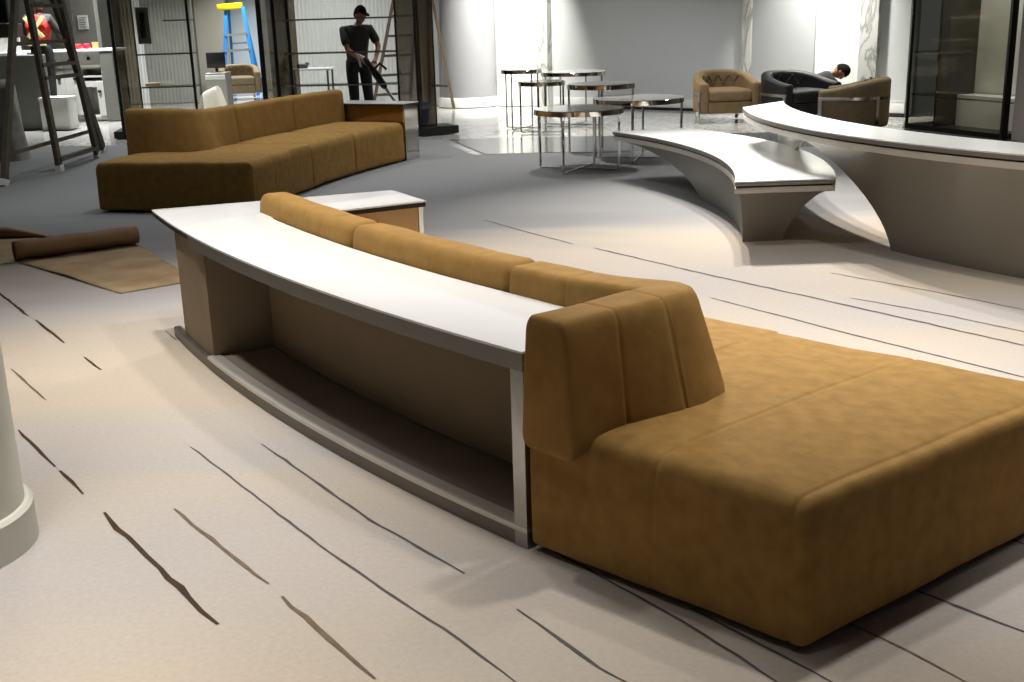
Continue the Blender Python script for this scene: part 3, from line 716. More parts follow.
# blue stepladder
YB = 26.0; top = A(235.5, 6, YB); t = thing('stepladder', 'blue fibreglass stepladder with a yellow top, beyond the distant armchair', 'ladder', (top.x, YB, 0))
hz = top.z; 
LF = [Vector((-.34, -.4, 0)), Vector((.40, -.35, 0))]; TF = [Vector((-.20, -.05, hz - .06)), Vector((.17, -.03, hz - .02))]
LB_ = [Vector((-.30, .45, 0)), Vector((.34, .45, 0))]; TB_ = [Vector((-.17, .06, hz - .06)), Vector((.14, .06, hz - .04))]
for p, q in zip(LF, TF): rail(t, 'rail', p, q, .05, .075, blue_p, (0, 1, 0))
for p, q in zip(LB_, TB_): rail(t, 'rear_rail', p, q, .05, .05, blue_p, (0, 1, 0))
for h in (.16, .34, .52, .70):
    bm = bmesh.new(); bar(bm, LF[0].lerp(TF[0], h), LF[1].lerp(TF[1], h), .05, .09, (0, 0, 1)); obj('step', bm, alu, t, 0)
for h in (.3, .6):
    bm = bmesh.new(); bar(bm, LB_[0].lerp(TB_[0], h), LB_[1].lerp(TB_[1], h), .03, .03, (0, 0, 1)); obj('brace', bm, alu, t, 0)
bm = bmesh.new(); box(bm, -.27, .25, -.14, .12, hz - .07, hz + .06, .02, 2, rot=Matrix.Rotation(-.06, 4, 'Y')); tp = obj('top_cap', bm, yellow_p, t); tp['label'] = 'yellow top cap'

# ------------------------------------------------------------------ reception corner at far left
YC = 20.0
def px_box(bm, x0, x1, y0, y1, Y, depth, bev=.004, mi=0):       # front face between two pixel columns and two heights at distance Y
    a, b = A(x0, y1, Y), A(x1, y0, Y); box(bm, a.x, b.x, Y, Y + depth, a.z if y1 < 119 else max(a.z, 0), b.z, bev, 1, mi)
zc = zf(75, 50, YC)
def X(px, Y=YC, py=80): return A(px, py, Y).x
t = thing('drawer_cabinet', 'white cabinet with drawer and open slots under the white counter at far left', 'cabinet', (X(92), YC, 0), 0, 'white reception cabinets')
x0, x1 = X(80) - X(92), X(104) - X(92)
bm = bmesh.new()
for a, b, z0, z1 in ((x0, x0 + .03, .08, zc - .03), (x1 - .03, x1, .08, zc - .03), (x0, x1, .05, .09), (x0, x1, zc - .32, zc - .28), (x0, x1, zc - .46, zc - .43), (x0, x1, zc - .62, zc - .52)):
    box(bm, a, b, 0, .5, z0, z1)
box(bm, x0, x1, .47, .5, .08, zc - .03); box(bm, x0 + .03, x1 - .03, .05, .48, 0, .05); obj('body', bm, cab_white, t, 0)
bm = bmesh.new(); box(bm, x0 + .01, x1 - .01, -.02, .02, zc - .28, zc - .03, .004, 1); dr = obj('drawer', bm, cab_white, t, 0)
bm = bmesh.new(); box(bm, -.03, .02, -.05, -.02, zc - .17, zc - .12, .006, 1); obj('knob', bm, black_m, dr)
bm = bmesh.new(); box(bm, x1 - .13, x1 - .005, -.02, .0, .09, zc - .53, .004, 1); do = obj('door', bm, cab_white, t, 0)
bm = bmesh.new(); box(bm, x1 - .11, x1 - .06, -.05, -.02, zc - .72, zc - .67, .006, 1); obj('knob', bm, black_m, do)
t = thing('drawer_cabinet', 'white cabinet with drawers behind the worker in the red vest', 'cabinet', (X(64), YC + .05, 0), 0, 'white reception cabinets')
x0, x1 = X(48) - X(64), X(79.5) - X(64)
bm = bmesh.new(); box(bm, x0, x1, 0, .5, .06, zc - .035, .004, 1); box(bm, x0 + .03, x1 - .03, .05, .48, 0, .06); obj('body', bm, cab_white, t, 0)
n_ = 2
for i in range(2):
    a = x0 + (x1 - x0) * i / 2 + .008; b = x0 + (x1 - x0) * (i + 1) / 2 - .008
    bm = bmesh.new(); box(bm, a, b, -.022, 0, zc - .30, zc - .05, .003, 1); dr = obj('drawer', bm, cab_white, t, 0)
    bm = bmesh.new(); box(bm, (a + b) / 2 - .03, (a + b) / 2 + .03, -.05, -.022, zc - .2, zc - .15, .006, 1); obj('knob', bm, black_m, dr)
    bm = bmesh.new(); box(bm, a, b, -.022, 0, .1, zc - .32, .003, 1); do = obj('door', bm, cab_white, t, 0)
    bm = bmesh.new(); box(bm, b - .1, b - .05, -.05, -.022, zc - .5, zc - .45, .006, 1); obj('knob', bm, black_m, do)
bm = bmesh.new(); box(bm, X(104.5), X(117), YC - .1, YC + .5, 0, zc - .035, .004, 1); tag(obj('end_panel', bm, cab_grey), 'grey end panel closing the white cabinets, beside the dark glass pane', 'panel')
bm = bmesh.new(); box(bm, X(-40), X(120), YC - .12, YC + .55, zc - .03, zc + .012, .006, 2); tag(obj('counter_top', bm, counter_w), 'long bright white counter top over the cabinets at far left', 'counter top')
# low front desk at the very left
YD = 18.6; zd = zf(5, 54, YD)
t = thing('reception_desk', 'dark grey reception desk with white ledge at the left edge, behind the wooden ladder', 'desk', (X(-5, YD), YD, 0))
x0, x1 = X(-45, YD) - X(-5, YD), X(40, YD) - X(-5, YD)
bm = bmesh.new(); box(bm, x0, x1, 0, .36, 0, zd - .03, .006, 1); obj('body', bm, cab_grey, t, 0)
bm = bmesh.new(); box(bm, x0, x0 + (x1 - x0) * .78, -.04, .38, zd - .03, zd + .02, .006, 1); obj('ledge', bm, counter_w, t, 0)
bm = bmesh.new(); box(bm, x0, x0 + (x1 - x0) * .73, .30, .35, zd + .02, zd + .27, .006, 1); obj('screen_panel', bm, cab_white, t, 0)
bm = bmesh.new(); a = X(11, YD) - X(-5, YD); box(bm, x0, a, -.03, .0, zf(5, 100, YD), zf(5, 83, YD), .006, 1); cb = obj('socket_box', bm, cab_white, t, 0)
bm = bmesh.new(); tube(bm, [(a - .13, -.034, zf(3, 95, YD)), (a - .13, -.025, zf(3, 95, YD))], .035, 12); obj('socket', bm, black_m, cb)
# dark pillar with notice
YP = 22.0; t = thing('notice_pillar', 'tall dark grey door panel with a pinned paper notice above the cabinets', 'pillar', (X(90, YP), YP, 0))
bm = bmesh.new(); box(bm, X(79, YP) - X(90, YP), X(103, YP) - X(90, YP), 0, .2, 0, 3.4, .006, 1); obj('panel', bm, cab_grey, t, 0)
bm = bmesh.new(); box(bm, X(85.5, YP) - X(90, YP), X(95.5, YP) - X(90, YP), -.012, -.001, zf(90, 29, YP), zf(90, 15, YP)); nt_ = obj('notice', bm, paper_m, t, 0)
bm = bmesh.new()
for k in range(5): box(bm, X(87, YP) - X(90, YP), X(94, YP) - X(90, YP) - .03 * (k % 2), -.016, -.012, zf(90, 27 - k * 2.3, YP), zf(90, 26.4 - k * 2.3, YP))
obj('print', bm, cab_grey, nt_, 0)
# screen up at the left and brown shelf beneath
YS = 17.8; bm = bmesh.new(); t = thing('wall_screen', 'black screen hanging at the top left corner', 'screen', (X(-8, YS), YS, zf(0, 23, YS)))
box(bm, X(-40, YS) - X(-8, YS), X(17, YS) - X(-8, YS), 0, .08, 0, 1.0, .01, 2); obj('housing', bm, black_m, t)
bm = bmesh.new(); box(bm, X(-38, YS) - X(-8, YS), X(15, YS) - X(-8, YS), -.004, .0, .04, .96); obj('display', bm, mat('black_screen', (8, 8, 9), .1, var=.05), t, 0)
bm = bmesh.new(); box(bm, X(-40, YS), X(21, YS), YS - .05, YS + .35, zf(0, 38, YS), zf(0, 24, YS), .006, 1); tag(obj('brown_beam', bm, mat('brown_veneer', (74, 58, 42), .6, var=.1)), 'brown beam below the black screen at top left', 'beam')
# red packets and cup on the counter
for i, (a, b, m, hh, lab) in enumerate(((73.5, 84, red_m, .085, 'red packet lying on the white counter, left of the crimson one'), (87, 92, dred_m, .09, 'small crimson packet on the white counter beside the tan cup'))):
    bm = bmesh.new(); rbox(bm, (X(b) - X(a), .16, hh), (.02, .03, .03), .05, lambda q, r, s, a=a: (X(a) + q, YC + .0 + r, zc + .012 + s)); tag(obj('packet', bm, m), lab, 'packet')
bm = bmesh.new(); cx = X(97.5); lathe(bm, [(0, zc + .012), (.045, zc + .012), (.058, zc + .12), (.052, zc + .12), (.042, zc + .02), (0, zc + .02)], 16, (cx, YC + .1)); tag(obj('cup', bm, tan_m), 'tan cup on the white counter below the paper notice', 'cup')
# grey box in front of the worker, plastic wrapped bundle, monitor
bm = bmesh.new(); YG = 18.4; a, b = X(40, YG, 110), X(68, YG, 110); box(bm, a, b, YG, YG + .4, 0, zf(54, 100, YG), .01, 2)
gb = tag(obj('storage_box', bm, cab_white), 'pale grey box on the floor in front of the worker in the red vest', 'box')
bm = bmesh.new(); box(bm, a - .01, b + .01, YG - .01, YG + .41, zf(54, 100, YG), zf(54, 100, YG) + .04, .01, 2); obj('lid', bm, cab_white, gb)
c = G(14, 160); bm = bmesh.new()
rings = []
for k in range(15):
    h = k / 14; z = .98 * h; r_ = .19 * (1 - .35 * h) * (1.0 if k < 14 else .5)
    rings.append([Vector((c.x + r_ * math.cos(a) * (1 + .10 * math.sin(5 * a + 6 * h)), c.y + r_ * math.sin(a) * (1 + .10 * math.cos(4 * a - 5 * h)), z)) for a in [2 * PI * j / 24 for j in range(24)]])
loft(bm, rings); tag(obj('plastic_bundle', bm, plastic_w, None, 70), 'upright bundle wrapped in dusty clear plastic at the left edge, behind the ladder foot', 'wrapped bundle')
YW = 21.5; zb1 = zf(215, 73, YW)
t = thing('desk_cabinet', 'small grey cabinet carrying a black monitor, left of the blue ladder', 'cabinet', (X(215, YW), YW, 0))
bm = bmesh.new(); box(bm, X(206, YW) - X(215, YW), X(226, YW) - X(215, YW), 0, .45, 0, zb1, .006, 1); obj('body', bm, mat('mid_grey_laminate', (140, 138, 128), .5, var=.03), t, 0)
bm = bmesh.new(); box(bm, X(205.5, YW) - X(215, YW), X(226, YW) - X(215, YW) - .01, -.02, .0, zb1 - .12, zb1 - .04, .004, 1); obj('drawer', bm, cab_white, t, 0)
t = thing('monitor', 'black computer monitor standing on the small grey cabinet', 'monitor', (X(215, YW), YW + .2, zb1))
bm = bmesh.new(); box(bm, -.17, .17, -.02, .03, .08, .36, .008, 2); obj('display', bm, black_m, t)
bm = bmesh.new(); box(bm, -.10, .10, -.08, .08, 0, .015, .004, 1); box(bm, -.025, .025, 0, .03, .01, .1); obj('stand', bm, black_m, t)
c = A(211, 95, 19.6); bm = bmesh.new(); rings = []
for k in range(11):
    h = k / 10; rr = .27 * (1 - .45 * h ** 1.4) * (1 if k < 10 else .8); rings.append([Vector((c.x + rr * math.cos(a) * (1 + .08 * math.sin(3 * a)), c.y + rr * math.sin(a) * (1 + .08 * math.cos(3 * a + 1)), (.50 + .05 * math.cos(a)) * h)) for a in [2 * PI * j / 24 for j in range(24)]])
loft(bm, rings); tag(obj('covered_stool', bm, bright_sheet, None, 70), 'rounded stool under a cream sheet in front of the small grey cabinet', 'covered stool')
# table behind the middle display unit
YT = 18.6; c = A(312, 90, YT); zt_ = zf(312, 68, YT); t = thing('worktable', 'white-topped worktable with thin legs behind the glass shelves, left of the standing worker', 'table', (c.x, YT, 0))
hw = X(333, YT) - c.x
bm = bmesh.new(); box(bm, -hw, hw, -.3, .3, zt_ - .03, zt_, .006, 2); obj('tabletop', bm, white_top, t, 0)
for a in (-1, 1):
    for b in (-1, 1): bm = bmesh.new(); box(bm, a * (hw - .04) - .014, a * (hw - .04) + .014, b * .26 - .014, b * .26 + .014, 0, zt_ - .03); obj('leg', bm, steel, t, 0)
bm = bmesh.new(); box(bm, -hw + .04, hw - .04, -.27, -.25, .2, .22); box(bm, -hw + .04, hw - .04, .25, .27, .2, .22); obj('stretcher', bm, steel, t, 0)
c2 = A(302, 64, YT); bm = bmesh.new(); rbox(bm, (.17, .1, .07), (.02, .03, .025), .05, lambda a, b, q: (c2.x - .08 + a, YT - .05 + b, zt_ + q)); rbox(bm, (.06, .05, .05), (.015, .015, .015), .05, lambda a, b, q: (c2.x + .05 + a, YT - .03 + b, zt_ + .04 + q)); tag(obj('hand_drill', bm, mat('dark_grey_plastic', (58, 58, 56), .5, var=.1)), 'dark grey hand tool lying on the white worktable', 'tool')
# blue bucket
c = A(420.5, 110, 17.6); t = thing('blue_bucket', 'blue bucket on the floor between the bronze glass panes', 'bucket', (c.x, 17.6, 0))
bm = bmesh.new(); lathe(bm, [(0, 0), (.11, 0), (.15, .30), (.155, .32), (.14, .32), (.10, .02), (0, .02)], 24); obj('body', bm, blue_bkt, t)
bm = bmesh.new(); tube(bm, [(.15 * math.cos(a), .0, .31 + .14 * math.sin(a)) for a in [PI * i / 12 for i in range(13)]], .005, 6); obj('handle', bm, steel, t)

# ------------------------------------------------------------------ kraft paper
A0, B0 = G(16, 262), G(138, 245); r_ = .075
t = thing('kraft_paper_roll', 'brown kraft paper half unrolled on the carpet left of the white console', 'paper roll', (A0.x, A0.y, 0))
ax = (B0 - A0); ax.z = 0; L_ = ax.length; ax.normalize(); nx = Vector((ax.y, -ax.x, 0))
bm = bmesh.new(); n = 26; K = 10
def spiral(i, turns=3.0, N=72):
    a = 2 * PI * turns * i / N; rr = .03 + (r_ - .03) * i / N; return rr * math.cos(a - PI / 2), rr * math.sin(a - PI / 2) + r_
rows = []
for k in range(K + 1):
    o_ = ax * (L_ * k / K) - nx * .0; wob = .006 * math.sin(k * 1.7)
    rows.append([bm.verts.new(o_ + nx * (spiral(i)[0]) + Vector((0, 0, spiral(i)[1] + .004 + wob * (i / 72)))) for i in range(73)])
for a, b in zip(rows, rows[1:]):
    for i in range(72): bm.faces.new((a[i], a[i + 1], b[i + 1], b[i]))
o = obj('roll', bm, kraft, t, 60); md = o.modifiers.new('thickness', 'SOLIDIFY'); md.thickness = .003
bm = bmesh.new()
C0, C1, C2 = G(22, 268) - A0, G(120, 294) - A0, G(185, 284) - A0
edge0 = [Vector((0, 0, 0)).lerp(ax * L_, i / 14) + nx * .02 for i in range(15)]
f0, f1 = G(120, 294) - A0, G(196, 281) - A0
rws = []
for j in range(13):
    v = j / 12; row = []
    for i in range(15):
        u = i / 14; p = edge0[i].lerp(f0.lerp(f1, u), v)
        p.z = .006 + .008 * (math.sin(u * 9 + v * 4) * .5 + .5) * (v * (1 - v) * 4) + .012 * max(0, math.sin(u * 14 - v * 9)) * v * (1 - v) * 2
        row.append(bm.verts.new(p))
    rws.append(row)
for a, b in zip(rws, rws[1:]):
    for i in range(14): bm.faces.new((a[i], a[i + 1], b[i + 1], b[i]))
o = obj('sheet', bm, kraft_in, t, 70); md = o.modifiers.new('thickness', 'SOLIDIFY'); md.thickness = .003
q = [G(-30, 232), G(22, 228), G(52, 236), G(20, 243), G(18, 263), G(-30, 268)]
bm = bmesh.new(); O5 = flat(G(-10, 245)); prism(bm, [((v - O5).x, (v - O5).y) for v in q], .004, .007)
t = thing('kraft_paper_sheet', 'loose brown kraft paper sheet lying at the left edge beside the paper roll', 'paper sheet', O5)
obj('sheet', bm, kraft_in, t, 0)
bm = bmesh.new(); p0, p1 = G(-30, 239) - O5, G(46, 238) - O5
tube(bm, [p0 + Vector((0, 0, .045)), p0.lerp(p1, .5) + Vector((0, 0, .05)), p1 + Vector((0, 0, .012))], [.04, .045, .008], 14); obj('curled_edge', bm, kraft, t, 70)

# ------------------------------------------------------------------ people
def skinned(chains, sub=2):
    """chains: list of (points, radii); chains sharing a point are joined there. Returns a bmesh."""
    me = bpy.data.meshes.new('tmp'); vs, rs, es, idx = [], [], [], {}
    for pts, rads in chains:
        prev = None
        for p, r in zip(pts, rads):
            k = tuple(round(c, 4) for c in p)
            if k not in idx: idx[k] = len(vs); vs.append(p); rs.append(r)
            if prev is not None and prev != idx[k]: es.append((prev, idx[k]))
            prev = idx[k]
    me.from_pydata([tuple(v) for v in vs], es, [])
    ob = bpy.data.objects.new('tmp', me); COL.objects.link(ob)
    md = ob.modifiers.new('s', 'SKIN'); md.use_smooth_shade = True
    for i, d in enumerate(me.skin_vertices[0].data): d.radius = (rs[i], rs[i]) if not isinstance(rs[i], tuple) else rs[i]; d.use_root = (i == 0)
    sb = ob.modifiers.new('u', 'SUBSURF'); sb.levels = sub; sb.render_levels = sub
    dg = bpy.context.evaluated_depsgraph_get(); dg.update(); ev = ob.evaluated_get(dg)
    bm = bmesh.new(); bm.from_mesh(ev.to_mesh()); ev.to_mesh_clear()
    bpy.data.objects.remove(ob); bpy.data.meshes.remove(me)
    return bm
def V3(*a): return Vector(a)
def hand(wr, d, up_, right=1, curl=.35):
    """five bent fingers leaving a palm; wr wrist point, d direction of the hand, up_ back of hand"""
    d = d.normalized(); s = d.cross(up_).normalized() * right; u = s.cross(d).normalized() * right
    palm = wr + d * .05; ch = [([wr, palm, wr + d * .085], [.026, .032, .03])]
    for k, (o, l) in enumerate(((-.030, .062), (-.010, .074), (.011, .070), (.030, .054))):
        a = wr + d * .085 + s * o; b = a + d * l * .5 - u * l * curl * .3; c = b + d * l * .35 - u * l * curl; e = c + d * l * .12 - u * l * curl * .8
        ch.append(([wr + d * .085, a, b, c, e], [.03, .010, .0095, .0085, .007]))
    a = wr + d * .035 - s * .028; b = a - s * .026 + d * .026 - u * .012; c = b + d * .03 - u * .012
    ch.append(([palm, a, b, c], [.032, .012, .0105, .0085]))
    return ch
def person(label, loc, J, m_skin, clothes, hair, face_dir, extra=None, scale=1.0, glove=None):
    t = thing('person', label, 'person', loc)
    j = {k: Vector(v) for k, v in J.items()}
    fd = Vector(face_dir).normalized()
    ch = [([j['pelvis'], j['waist'], j['chest'], j['neck'], j['skull']], [(.10, .08), (.095, .075), (.105, .08), .05, .05])]
    for s in 'LR':
        ch.append(([j['chest'], j['sh' + s], j['el' + s], j['wr' + s]], [(.105, .08), .05, .041, .028]))
        ch.append(([j['pelvis'], j['hip' + s], j['kn' + s], j['an' + s], j['toe' + s]], [(.10, .08), .065, .045, .036, .03]))
        d = j['wr' + s] - j['el' + s]; ch += hand(j['wr' + s], d, Vector((0, 0, 1)) if abs(d.normalized().z) < .8 else Vector((1, 0, 0)), 1 if s == 'R' else -1)
    bm = skinned(ch)
    # head: egg with brow, nose, chin, ears
    hc = j['head']; upv = (hc - j['neck']).normalized(); fd = (fd - upv * fd.dot(upv)).normalized(); sd = fd.cross(upv)
    def hp(a, b, c): return hc + sd * a + fd * b + upv * c
    h = bmesh.ops.create_uvsphere(bm, u_segments=24, v_segments=16, radius=1.0)['verts']
    for v in h:
        x, y, z = v.co; zz = z * .118; w = .076 * (1 - .22 * max(0, -z)); dpt = .096 * (1 - .12 * max(0, -z))
        yy = y * dpt + (.012 * max(0, -z) if y > 0 else 0)
        if y > .55 and abs(x) < .28: yy += .022 * math.exp(-((z + .12) / .16) ** 2) * (1 - abs(x) / .28)     # nose
        if y > .5 and .12 < abs(x) < .6: yy -= .010 * math.exp(-((z - .05) / .14) ** 2)                       # eye sockets
        if y > .5 and abs(x) < .4: yy += .006 * math.exp(-((z + .52) / .1) ** 2) + .008 * math.exp(-((z + .85) / .12) ** 2)
        v.co = hp(x * w, yy, zz)
    for s in (-1, 1):
        e = bmesh.ops.create_uvsphere(bm, u_segments=8, v_segments=6, radius=1.0)['verts']
        for v in e: v.co = hp(s * .077 + v.co.x * .010, -.005 + v.co.y * .02, -.005 + v.co.z * .032)
    b = obj('body', bm, m_skin, t, 80)
    # eyes and mouth
    for s in (-1, 1):
        bm = bmesh.new(); e = bmesh.ops.create_uvsphere(bm, u_segments=10, v_segments=8, radius=.011)['verts']
        bmesh.ops.translate(bm, verts=e, vec=hp(s * .031, .078, .004)); obj('eye', bm, mat_eye, t, 80)
    bm = bmesh.new(); tube(bm, [hp(-.024, .086, -.058), hp(0, .094, -.057), hp(.024, .086, -.058)], .004, 6); obj('mouth', bm, mat_lip, t, 80)
    # hair / cap
    bm = bmesh.new(); e = bmesh.ops.create_uvsphere(bm, u_segments=24, v_segments=16, radius=1.0)['verts']
    for v in e:
        x, y, z = v.co; z2 = max(z, -.45 if y < .2 else .30); v.co = hp(x * .086, y * .104 - .006, z2 * .128 + .006)
    hr = obj(hair[0], bm, hair[1], t, 80)
    if hair[0] == 'cap':
        bm = bmesh.new(); ring = [bm.verts.new(hp(.07 * math.cos(a), .075 + .085 * math.sin(a), .04 - .02 * math.sin(a))) for a in [PI * i / 10 for i in range(11)]]
        bm.faces.new(ring); o = obj('brim', bm, hair[1], hr, 0); md = o.modifiers.new('thickness', 'SOLIDIFY'); md.thickness = .006
    for nm, m, kind in clothes:
        g = .016
        if kind == 'shirt':
            c2 = [([j['pelvis'] + Vector((0, 0, -.04)), j['waist'], j['chest'], j['chest'].lerp(j['neck'], .75)], [(.16 + g, .125 + g), (.15 + g, .12 + g), (.17 + g, .135 + g), .062])]
            for s in 'LR': c2.append(([j['chest'], j['sh' + s], j['sh' + s].lerp(j['el' + s], .85)], [(.17 + g, .135 + g), .062 + g, .052 + g]))
        elif kind == 'long':
            c2 = [([j['pelvis'], j['waist'], j['chest'], j['chest'].lerp(j['neck'], .75)], [(.16 + g, .125 + g), (.15 + g, .12 + g), (.17 + g, .135 + g), .062])]
            for s in 'LR': c2.append(([j['chest'], j['sh' + s], j['el' + s], j['el' + s].lerp(j['wr' + s], .92)], [(.17 + g, .135 + g), .062 + g, .045 + g, .032 + g]))
        elif kind == 'vest':
            g = .034; c2 = [([j['pelvis'].lerp(j['waist'], .3), j['waist'], j['chest'], j['chest'].lerp(j['neck'], .6)], [(.165 + g, .125 + g), (.155 + g, .12 + g), (.175 + g, .135 + g), .08])]
            for s in 'LR': c2.append(([j['chest'], j['sh' + s]], [(.175 + g, .135 + g), .062 + g]))
        else:
            c2 = [([j['pelvis'].lerp(j['waist'], .75), j['pelvis']], [(.155 + g, .125 + g), (.165 + g, .13 + g)])]
            for s in 'LR': c2.append(([j['pelvis'], j['hip' + s], j['kn' + s], j['kn' + s].lerp(j['an' + s], .93)], [(.165 + g, .13 + g), .092 + g, .064 + g, .052 + g]))
        obj(nm, skinned(c2), m, t, 80)
    for s in 'LR':
        bm = skinned([([j['an' + s] + Vector((0, 0, -.0)), j['an' + s].lerp(j['toe' + s], .15) - Vector((0, 0, .015)), j['toe' + s], j['toe' + s] + (j['toe' + s] - j['an' + s]).normalized() * .03], [.052, .052, .045, .035])])
        obj('shoe', bm, shoe_m, t, 80)
    return t, j, hp
mat_eye = mat('eye', (30, 24, 22), .2, var=.05); mat_lip = mat('lip', (128, 72, 64), .5, var=.05)

# worker behind the glass shelves, bending over a tool to the right
YK = 17.25; c = A(360, 100, YK)
J = dict(pelvis=(0, 0, .94), waist=(.00, -.02, 1.08), chest=(.03, -.05, 1.34), neck=(.06, -.06, 1.49), skull=(.085, -.08, 1.58), head=(.095, -.085, 1.625),
         shL=(.21, .03, 1.42), elL=(.33, -.08, 1.17), wrL=(.30, -.30, 1.00), shR=(-.17, -.12, 1.41), elR=(-.10, -.26, 1.14), wrR=(.13, -.36, .98),
         hipL=(.10, .03, .90), knL=(.13, -.02, .50), anL=(.15, .05, .09), toeL=(.22, -.10, .045), hipR=(-.09, -.02, .90), knR=(-.07, -.06, .50), anR=(-.08, .02, .09), toeR=(-.03, -.14, .045))
tP, j, hp = person('worker in dark shirt and trousers standing behind the glass shelves, bent over a tool', (c.x, YK, 0), J, skin_m, [('shirt', shirt_dk, 'shirt'), ('trousers', trous_dk, 'trousers')], ('cap', hair_m), (.75, -.6, -.25))
# his tool: motor body, grip, long nose towards the floor
tt = thing('power_tool', 'dark long-nosed power tool held by the worker behind the glass shelves', 'tool', (c.x, YK, 0))
w0 = Vector((.215, -.40, .93)); w1 = Vector((.62, -.42, .30)); dd = (w1 - w0).normalized()
bm = bmesh.new(); tube(bm, [w0 - dd * .12, w0, w0 + dd * .18, w0 + dd * .36, w0 + dd * .40], [.025, .042, .055, .05, .03], 14); obj('motor_body', bm, black_m, tt)
bm = bmesh.new(); tube(bm, [w0 + dd * .40, w1], [.024, .018], 10); obj('nose', bm, steel, tt)
bm = bmesh.new(); tube(bm, [w0 - dd * .12, w0 - dd * .16 + Vector((-.08, 0, .03)), w0 + Vector((-.12, 0, -.03))], .018, 10); obj('grip', bm, whitecap, tt)
bm = bmesh.new(); tube(bm, [w0 + dd * .1, w0 + dd * .1 + Vector((.1, -.02, .1)), w0 + dd * .16 + Vector((.16, -.02, .06))], .02, 10); obj('side_handle', bm, black_m, tt)

# worker in the red vest, back to the camera, on a low step
YV = 19.3; c = A(46, 80, YV); hz = .30
J = dict(pelvis=(0, 0, .95), waist=(-.01, .0, 1.09), chest=(-.01, .02, 1.34), neck=(.03, .03, 1.50), skull=(.03, .05, 1.60), head=(.03, .055, 1.645),
         shL=(-.19, .03, 1.42), elL=(-.25, .10, 1.16), wrL=(-.18, .30, 1.10), shR=(.18, .03, 1.42), elR=(.27, .10, 1.17), wrR=(.22, .30, 1.08),
         hipL=(-.09, 0, .90), knL=(-.09, -.01, .50), anL=(-.10, -.03, .09), toeL=(-.11, .13, .045), hipR=(.09, 0, .90), knR=(.09, .01, .50), anR=(.09, -.03, .09), toeR=(.11, .13, .045))
tV, j, hp = person('worker in a red safety vest with yellow cross tape, back turned, behind the left ladder', (c.x, YV, hz), J, skin_dk, [('jumper', shirt_dk, 'long'), ('trousers', trous_dk, 'trousers'), ('safety_vest', vest_red, 'vest')], ('hair', hair_m), (0, 1, -.1))
def back_pt(x, z):                                           # on the back of the vest
    return Vector((x - .01, .02 - .178 + .35 * x * x, z))
for a, b, sd in (((-.15, 1.44), (.12, 1.12), (1, 0, .6)), ((.15, 1.44), (-.12, 1.12), (1, 0, -.6)), ((-.15, 1.02), (.15, 1.02), (0, 0, 1))):
    bm = bmesh.new(); n = 8; L_ = []
    for i in range(n + 1):
        p = back_pt(a[0] + (b[0] - a[0]) * i / n, a[1] + (b[1] - a[1]) * i / n); s_ = Vector(sd).normalized() * .03
        L_.append([bm.verts.new(p + s_ + Vector((0, q, 0))) for q in (0, .02)] + [bm.verts.new(p - s_ + Vector((0, q, 0))) for q in (.02, 0)])
    loft_rings = L_
    for A_, B_ in zip(L_, L_[1:]):
        for k in range(4): bm.faces.new((A_[k], A_[(k + 1) % 4], B_[(k + 1) % 4], B_[k]))
    bm.faces.new(L_[0][::-1]); bm.faces.new(L_[-1])
    tp = obj('reflective_tape', bm, vest_yel, tV, 0); tp['label'] = 'yellow reflective tape'
t = thing('step_box', 'low grey step under the worker in the red vest', 'step', (c.x, YV, 0))
bm = bmesh.new(); box(bm, -.3, .3, -.2, .3, hz - .04, hz, .006, 1); obj('tread', bm, cab_grey, t, 0)
for a in (-.26, .26):
    bm = bmesh.new(); box(bm, a - .02, a + .02, -.18, .28, 0, hz - .04); obj('leg', bm, cab_grey, t, 0)

# person crouching behind the black chair
YQ = 16.8; c = A(822, 100, YQ)
J = dict(pelvis=(-.30, .10, .30), waist=(-.22, .07, .40), chest=(-.02, .0, .55), neck=(.12, -.04, .63), skull=(.19, -.06, .64), head=(.235, -.075, .645),
         shL=(.02, .17, .56), elL=(.22, .20, .34), wrL=(.36, .05, .18), shR=(.02, -.17, .57), elR=(.24, -.22, .36), wrR=(.38, -.16, .18),
         hipL=(-.28, .19, .28), knL=(.10, .24, .30), anL=(-.18, .26, .09), toeL=(-.05, .28, .045), hipR=(-.28, .0, .28), knR=(.06, -.10, .13), anR=(-.30, -.10, .08), toeR=(-.38, -.10, .045))
person('person dressed in black crouching behind the black armchair, head bent down', (c.x, YQ, 0), J, skin_dk, [('jumper', navy, 'long'), ('trousers', trous_dk, 'trousers')], ('hair', hair_m), (.55, -.25, -1.6))

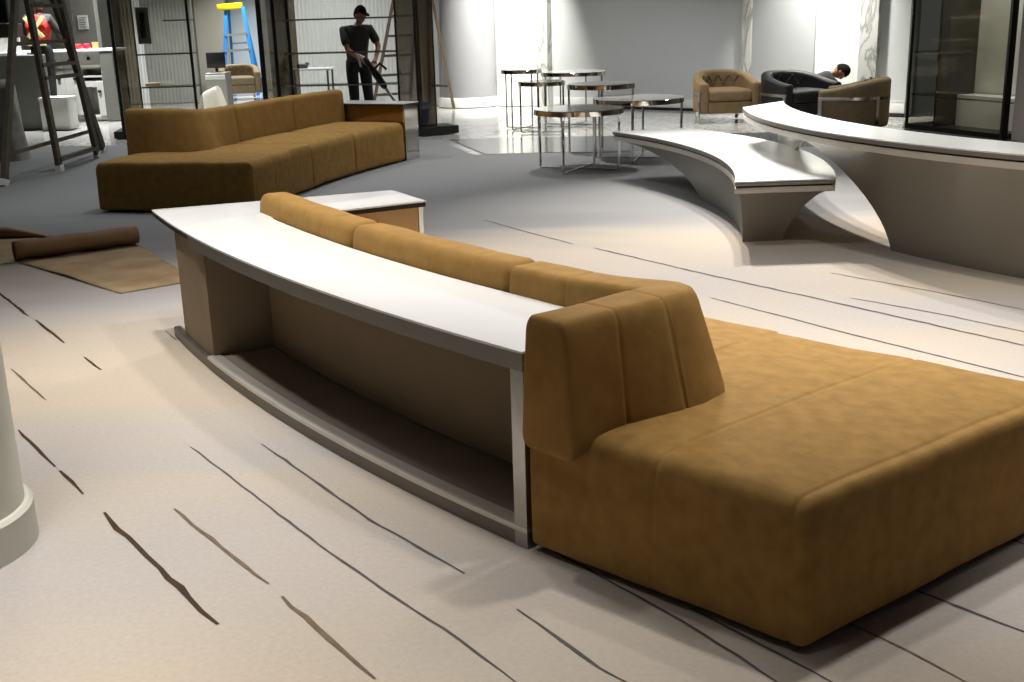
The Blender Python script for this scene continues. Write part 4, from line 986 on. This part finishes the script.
# ------------------------------------------------------------------ light
w = bpy.data.worlds.new('world'); S.world = w; w.use_nodes = True
bg = w.node_tree.nodes['Background']; bg.inputs[0].default_value = (.95, .97, 1, 1); bg.inputs[1].default_value = .06
def down(x, y, e, size=.25, col=(1, .93, .84), spread=110, z=3.66, tgt=None):
    l = bpy.data.lights.new('ceiling_or_added_light', 'AREA'); l.shape = 'DISK'; l.size = size; l.energy = e * LK; l.color = col; l.spread = math.radians(spread)
    o = bpy.data.objects.new('ceiling_or_added_light', l); COL.objects.link(o); o.location = (x, y, z)
    if tgt: o.rotation_euler = (Vector(tgt) - o.location).to_track_quat('-Z', 'Y').to_euler()
    return o
LK = .37
W_ = (1, .96, .91); C_ = (.96, .98, 1)
for x, y, e in ((-2.3, 5.2, 44), (-1.7, 6.6, 40), (-.2, 5.8, 38), (1.6, 4.7, 68), (-1.1, 4.5, 46), (-.4, 4.0, 16), (1.3, 3.7, 46), (3.6, 4.4, 40)): down(x, y, e, .22, W_, 80)
for x, y, e in ((-1.6, 3.1, 12), (-1.1, 2.5, 11), (-.5, 2.0, 9), (.0, 1.3, 7), (-1.8, 1.8, 9), (1.4, .9, 9), (2.6, 2.2, 16)): down(x, y, e, .18, W_, 46)
for x, y, e in ((2.9, 6.2, 22), (.3, 7.6, 24), (3.9, 10.8, 34), (.6, 12.9, 52)): down(x, y, e, .22, W_, 90)
for x, y, e in ((2.4, 12.2, 150), (1.5, 12.4, 150), (1.9, 12.0, 130)): down(x, y, e, .14, W_, 75, tgt=(2.0, 7.8, 0))
for x, y, e in ((3.4, 14.4, 60), (1.8, 14.9, 60)): down(x, y, e, .25, W_, 100)
for x, y, e in ((-2.2, 10.6, 50), (-2.9, 12.8, 64), (-4.6, 10.4, 34), (-.4, 14.5, 40), (-5, 15.0, 60), (-.6, 11.4, 44), (-3, 17.6, 50), (-1.4, 18.2, 26), (-7.2, 18.9, 360), (-6.3, 21.6, 380), (-3.0, 19.6, 150), (-5.4, 25.3, 330), (1.0, 17.4, 74), (3.4, 15.0, 14), (2.3, 16.0, 100), (4.6, 15.0, 24)): down(x, y, e, .3, C_)
p = A(512, 60, 20.1); down(p.x - .15, p.y - .9, 190, .2, (1, .99, .92), 62, tgt=(p.x - .1, p.y + .4, .9))
p = W0 + wd * sx(826) + wn * .85; down(p.x, p.y, 200, .2, (1, .99, .92), 62, tgt=(p.x - wn.x * .9, p.y - wn.y * .9, .9))
p = O4 + V * .6 + CN * .1; q = O4 + V * .6 + CN * .6; down(p.x, p.y, 75, .2, C_, 120, 3.2, tgt=(q.x, q.y, 1.0))  # added lamp inside the display case, only brightens its back panel

S.view_settings.view_transform = 'Standard'; S.view_settings.look = 'None'; S.view_settings.gamma = 1.0
S.view_settings.use_curve_mapping = False
S.view_settings.exposure = 0.0
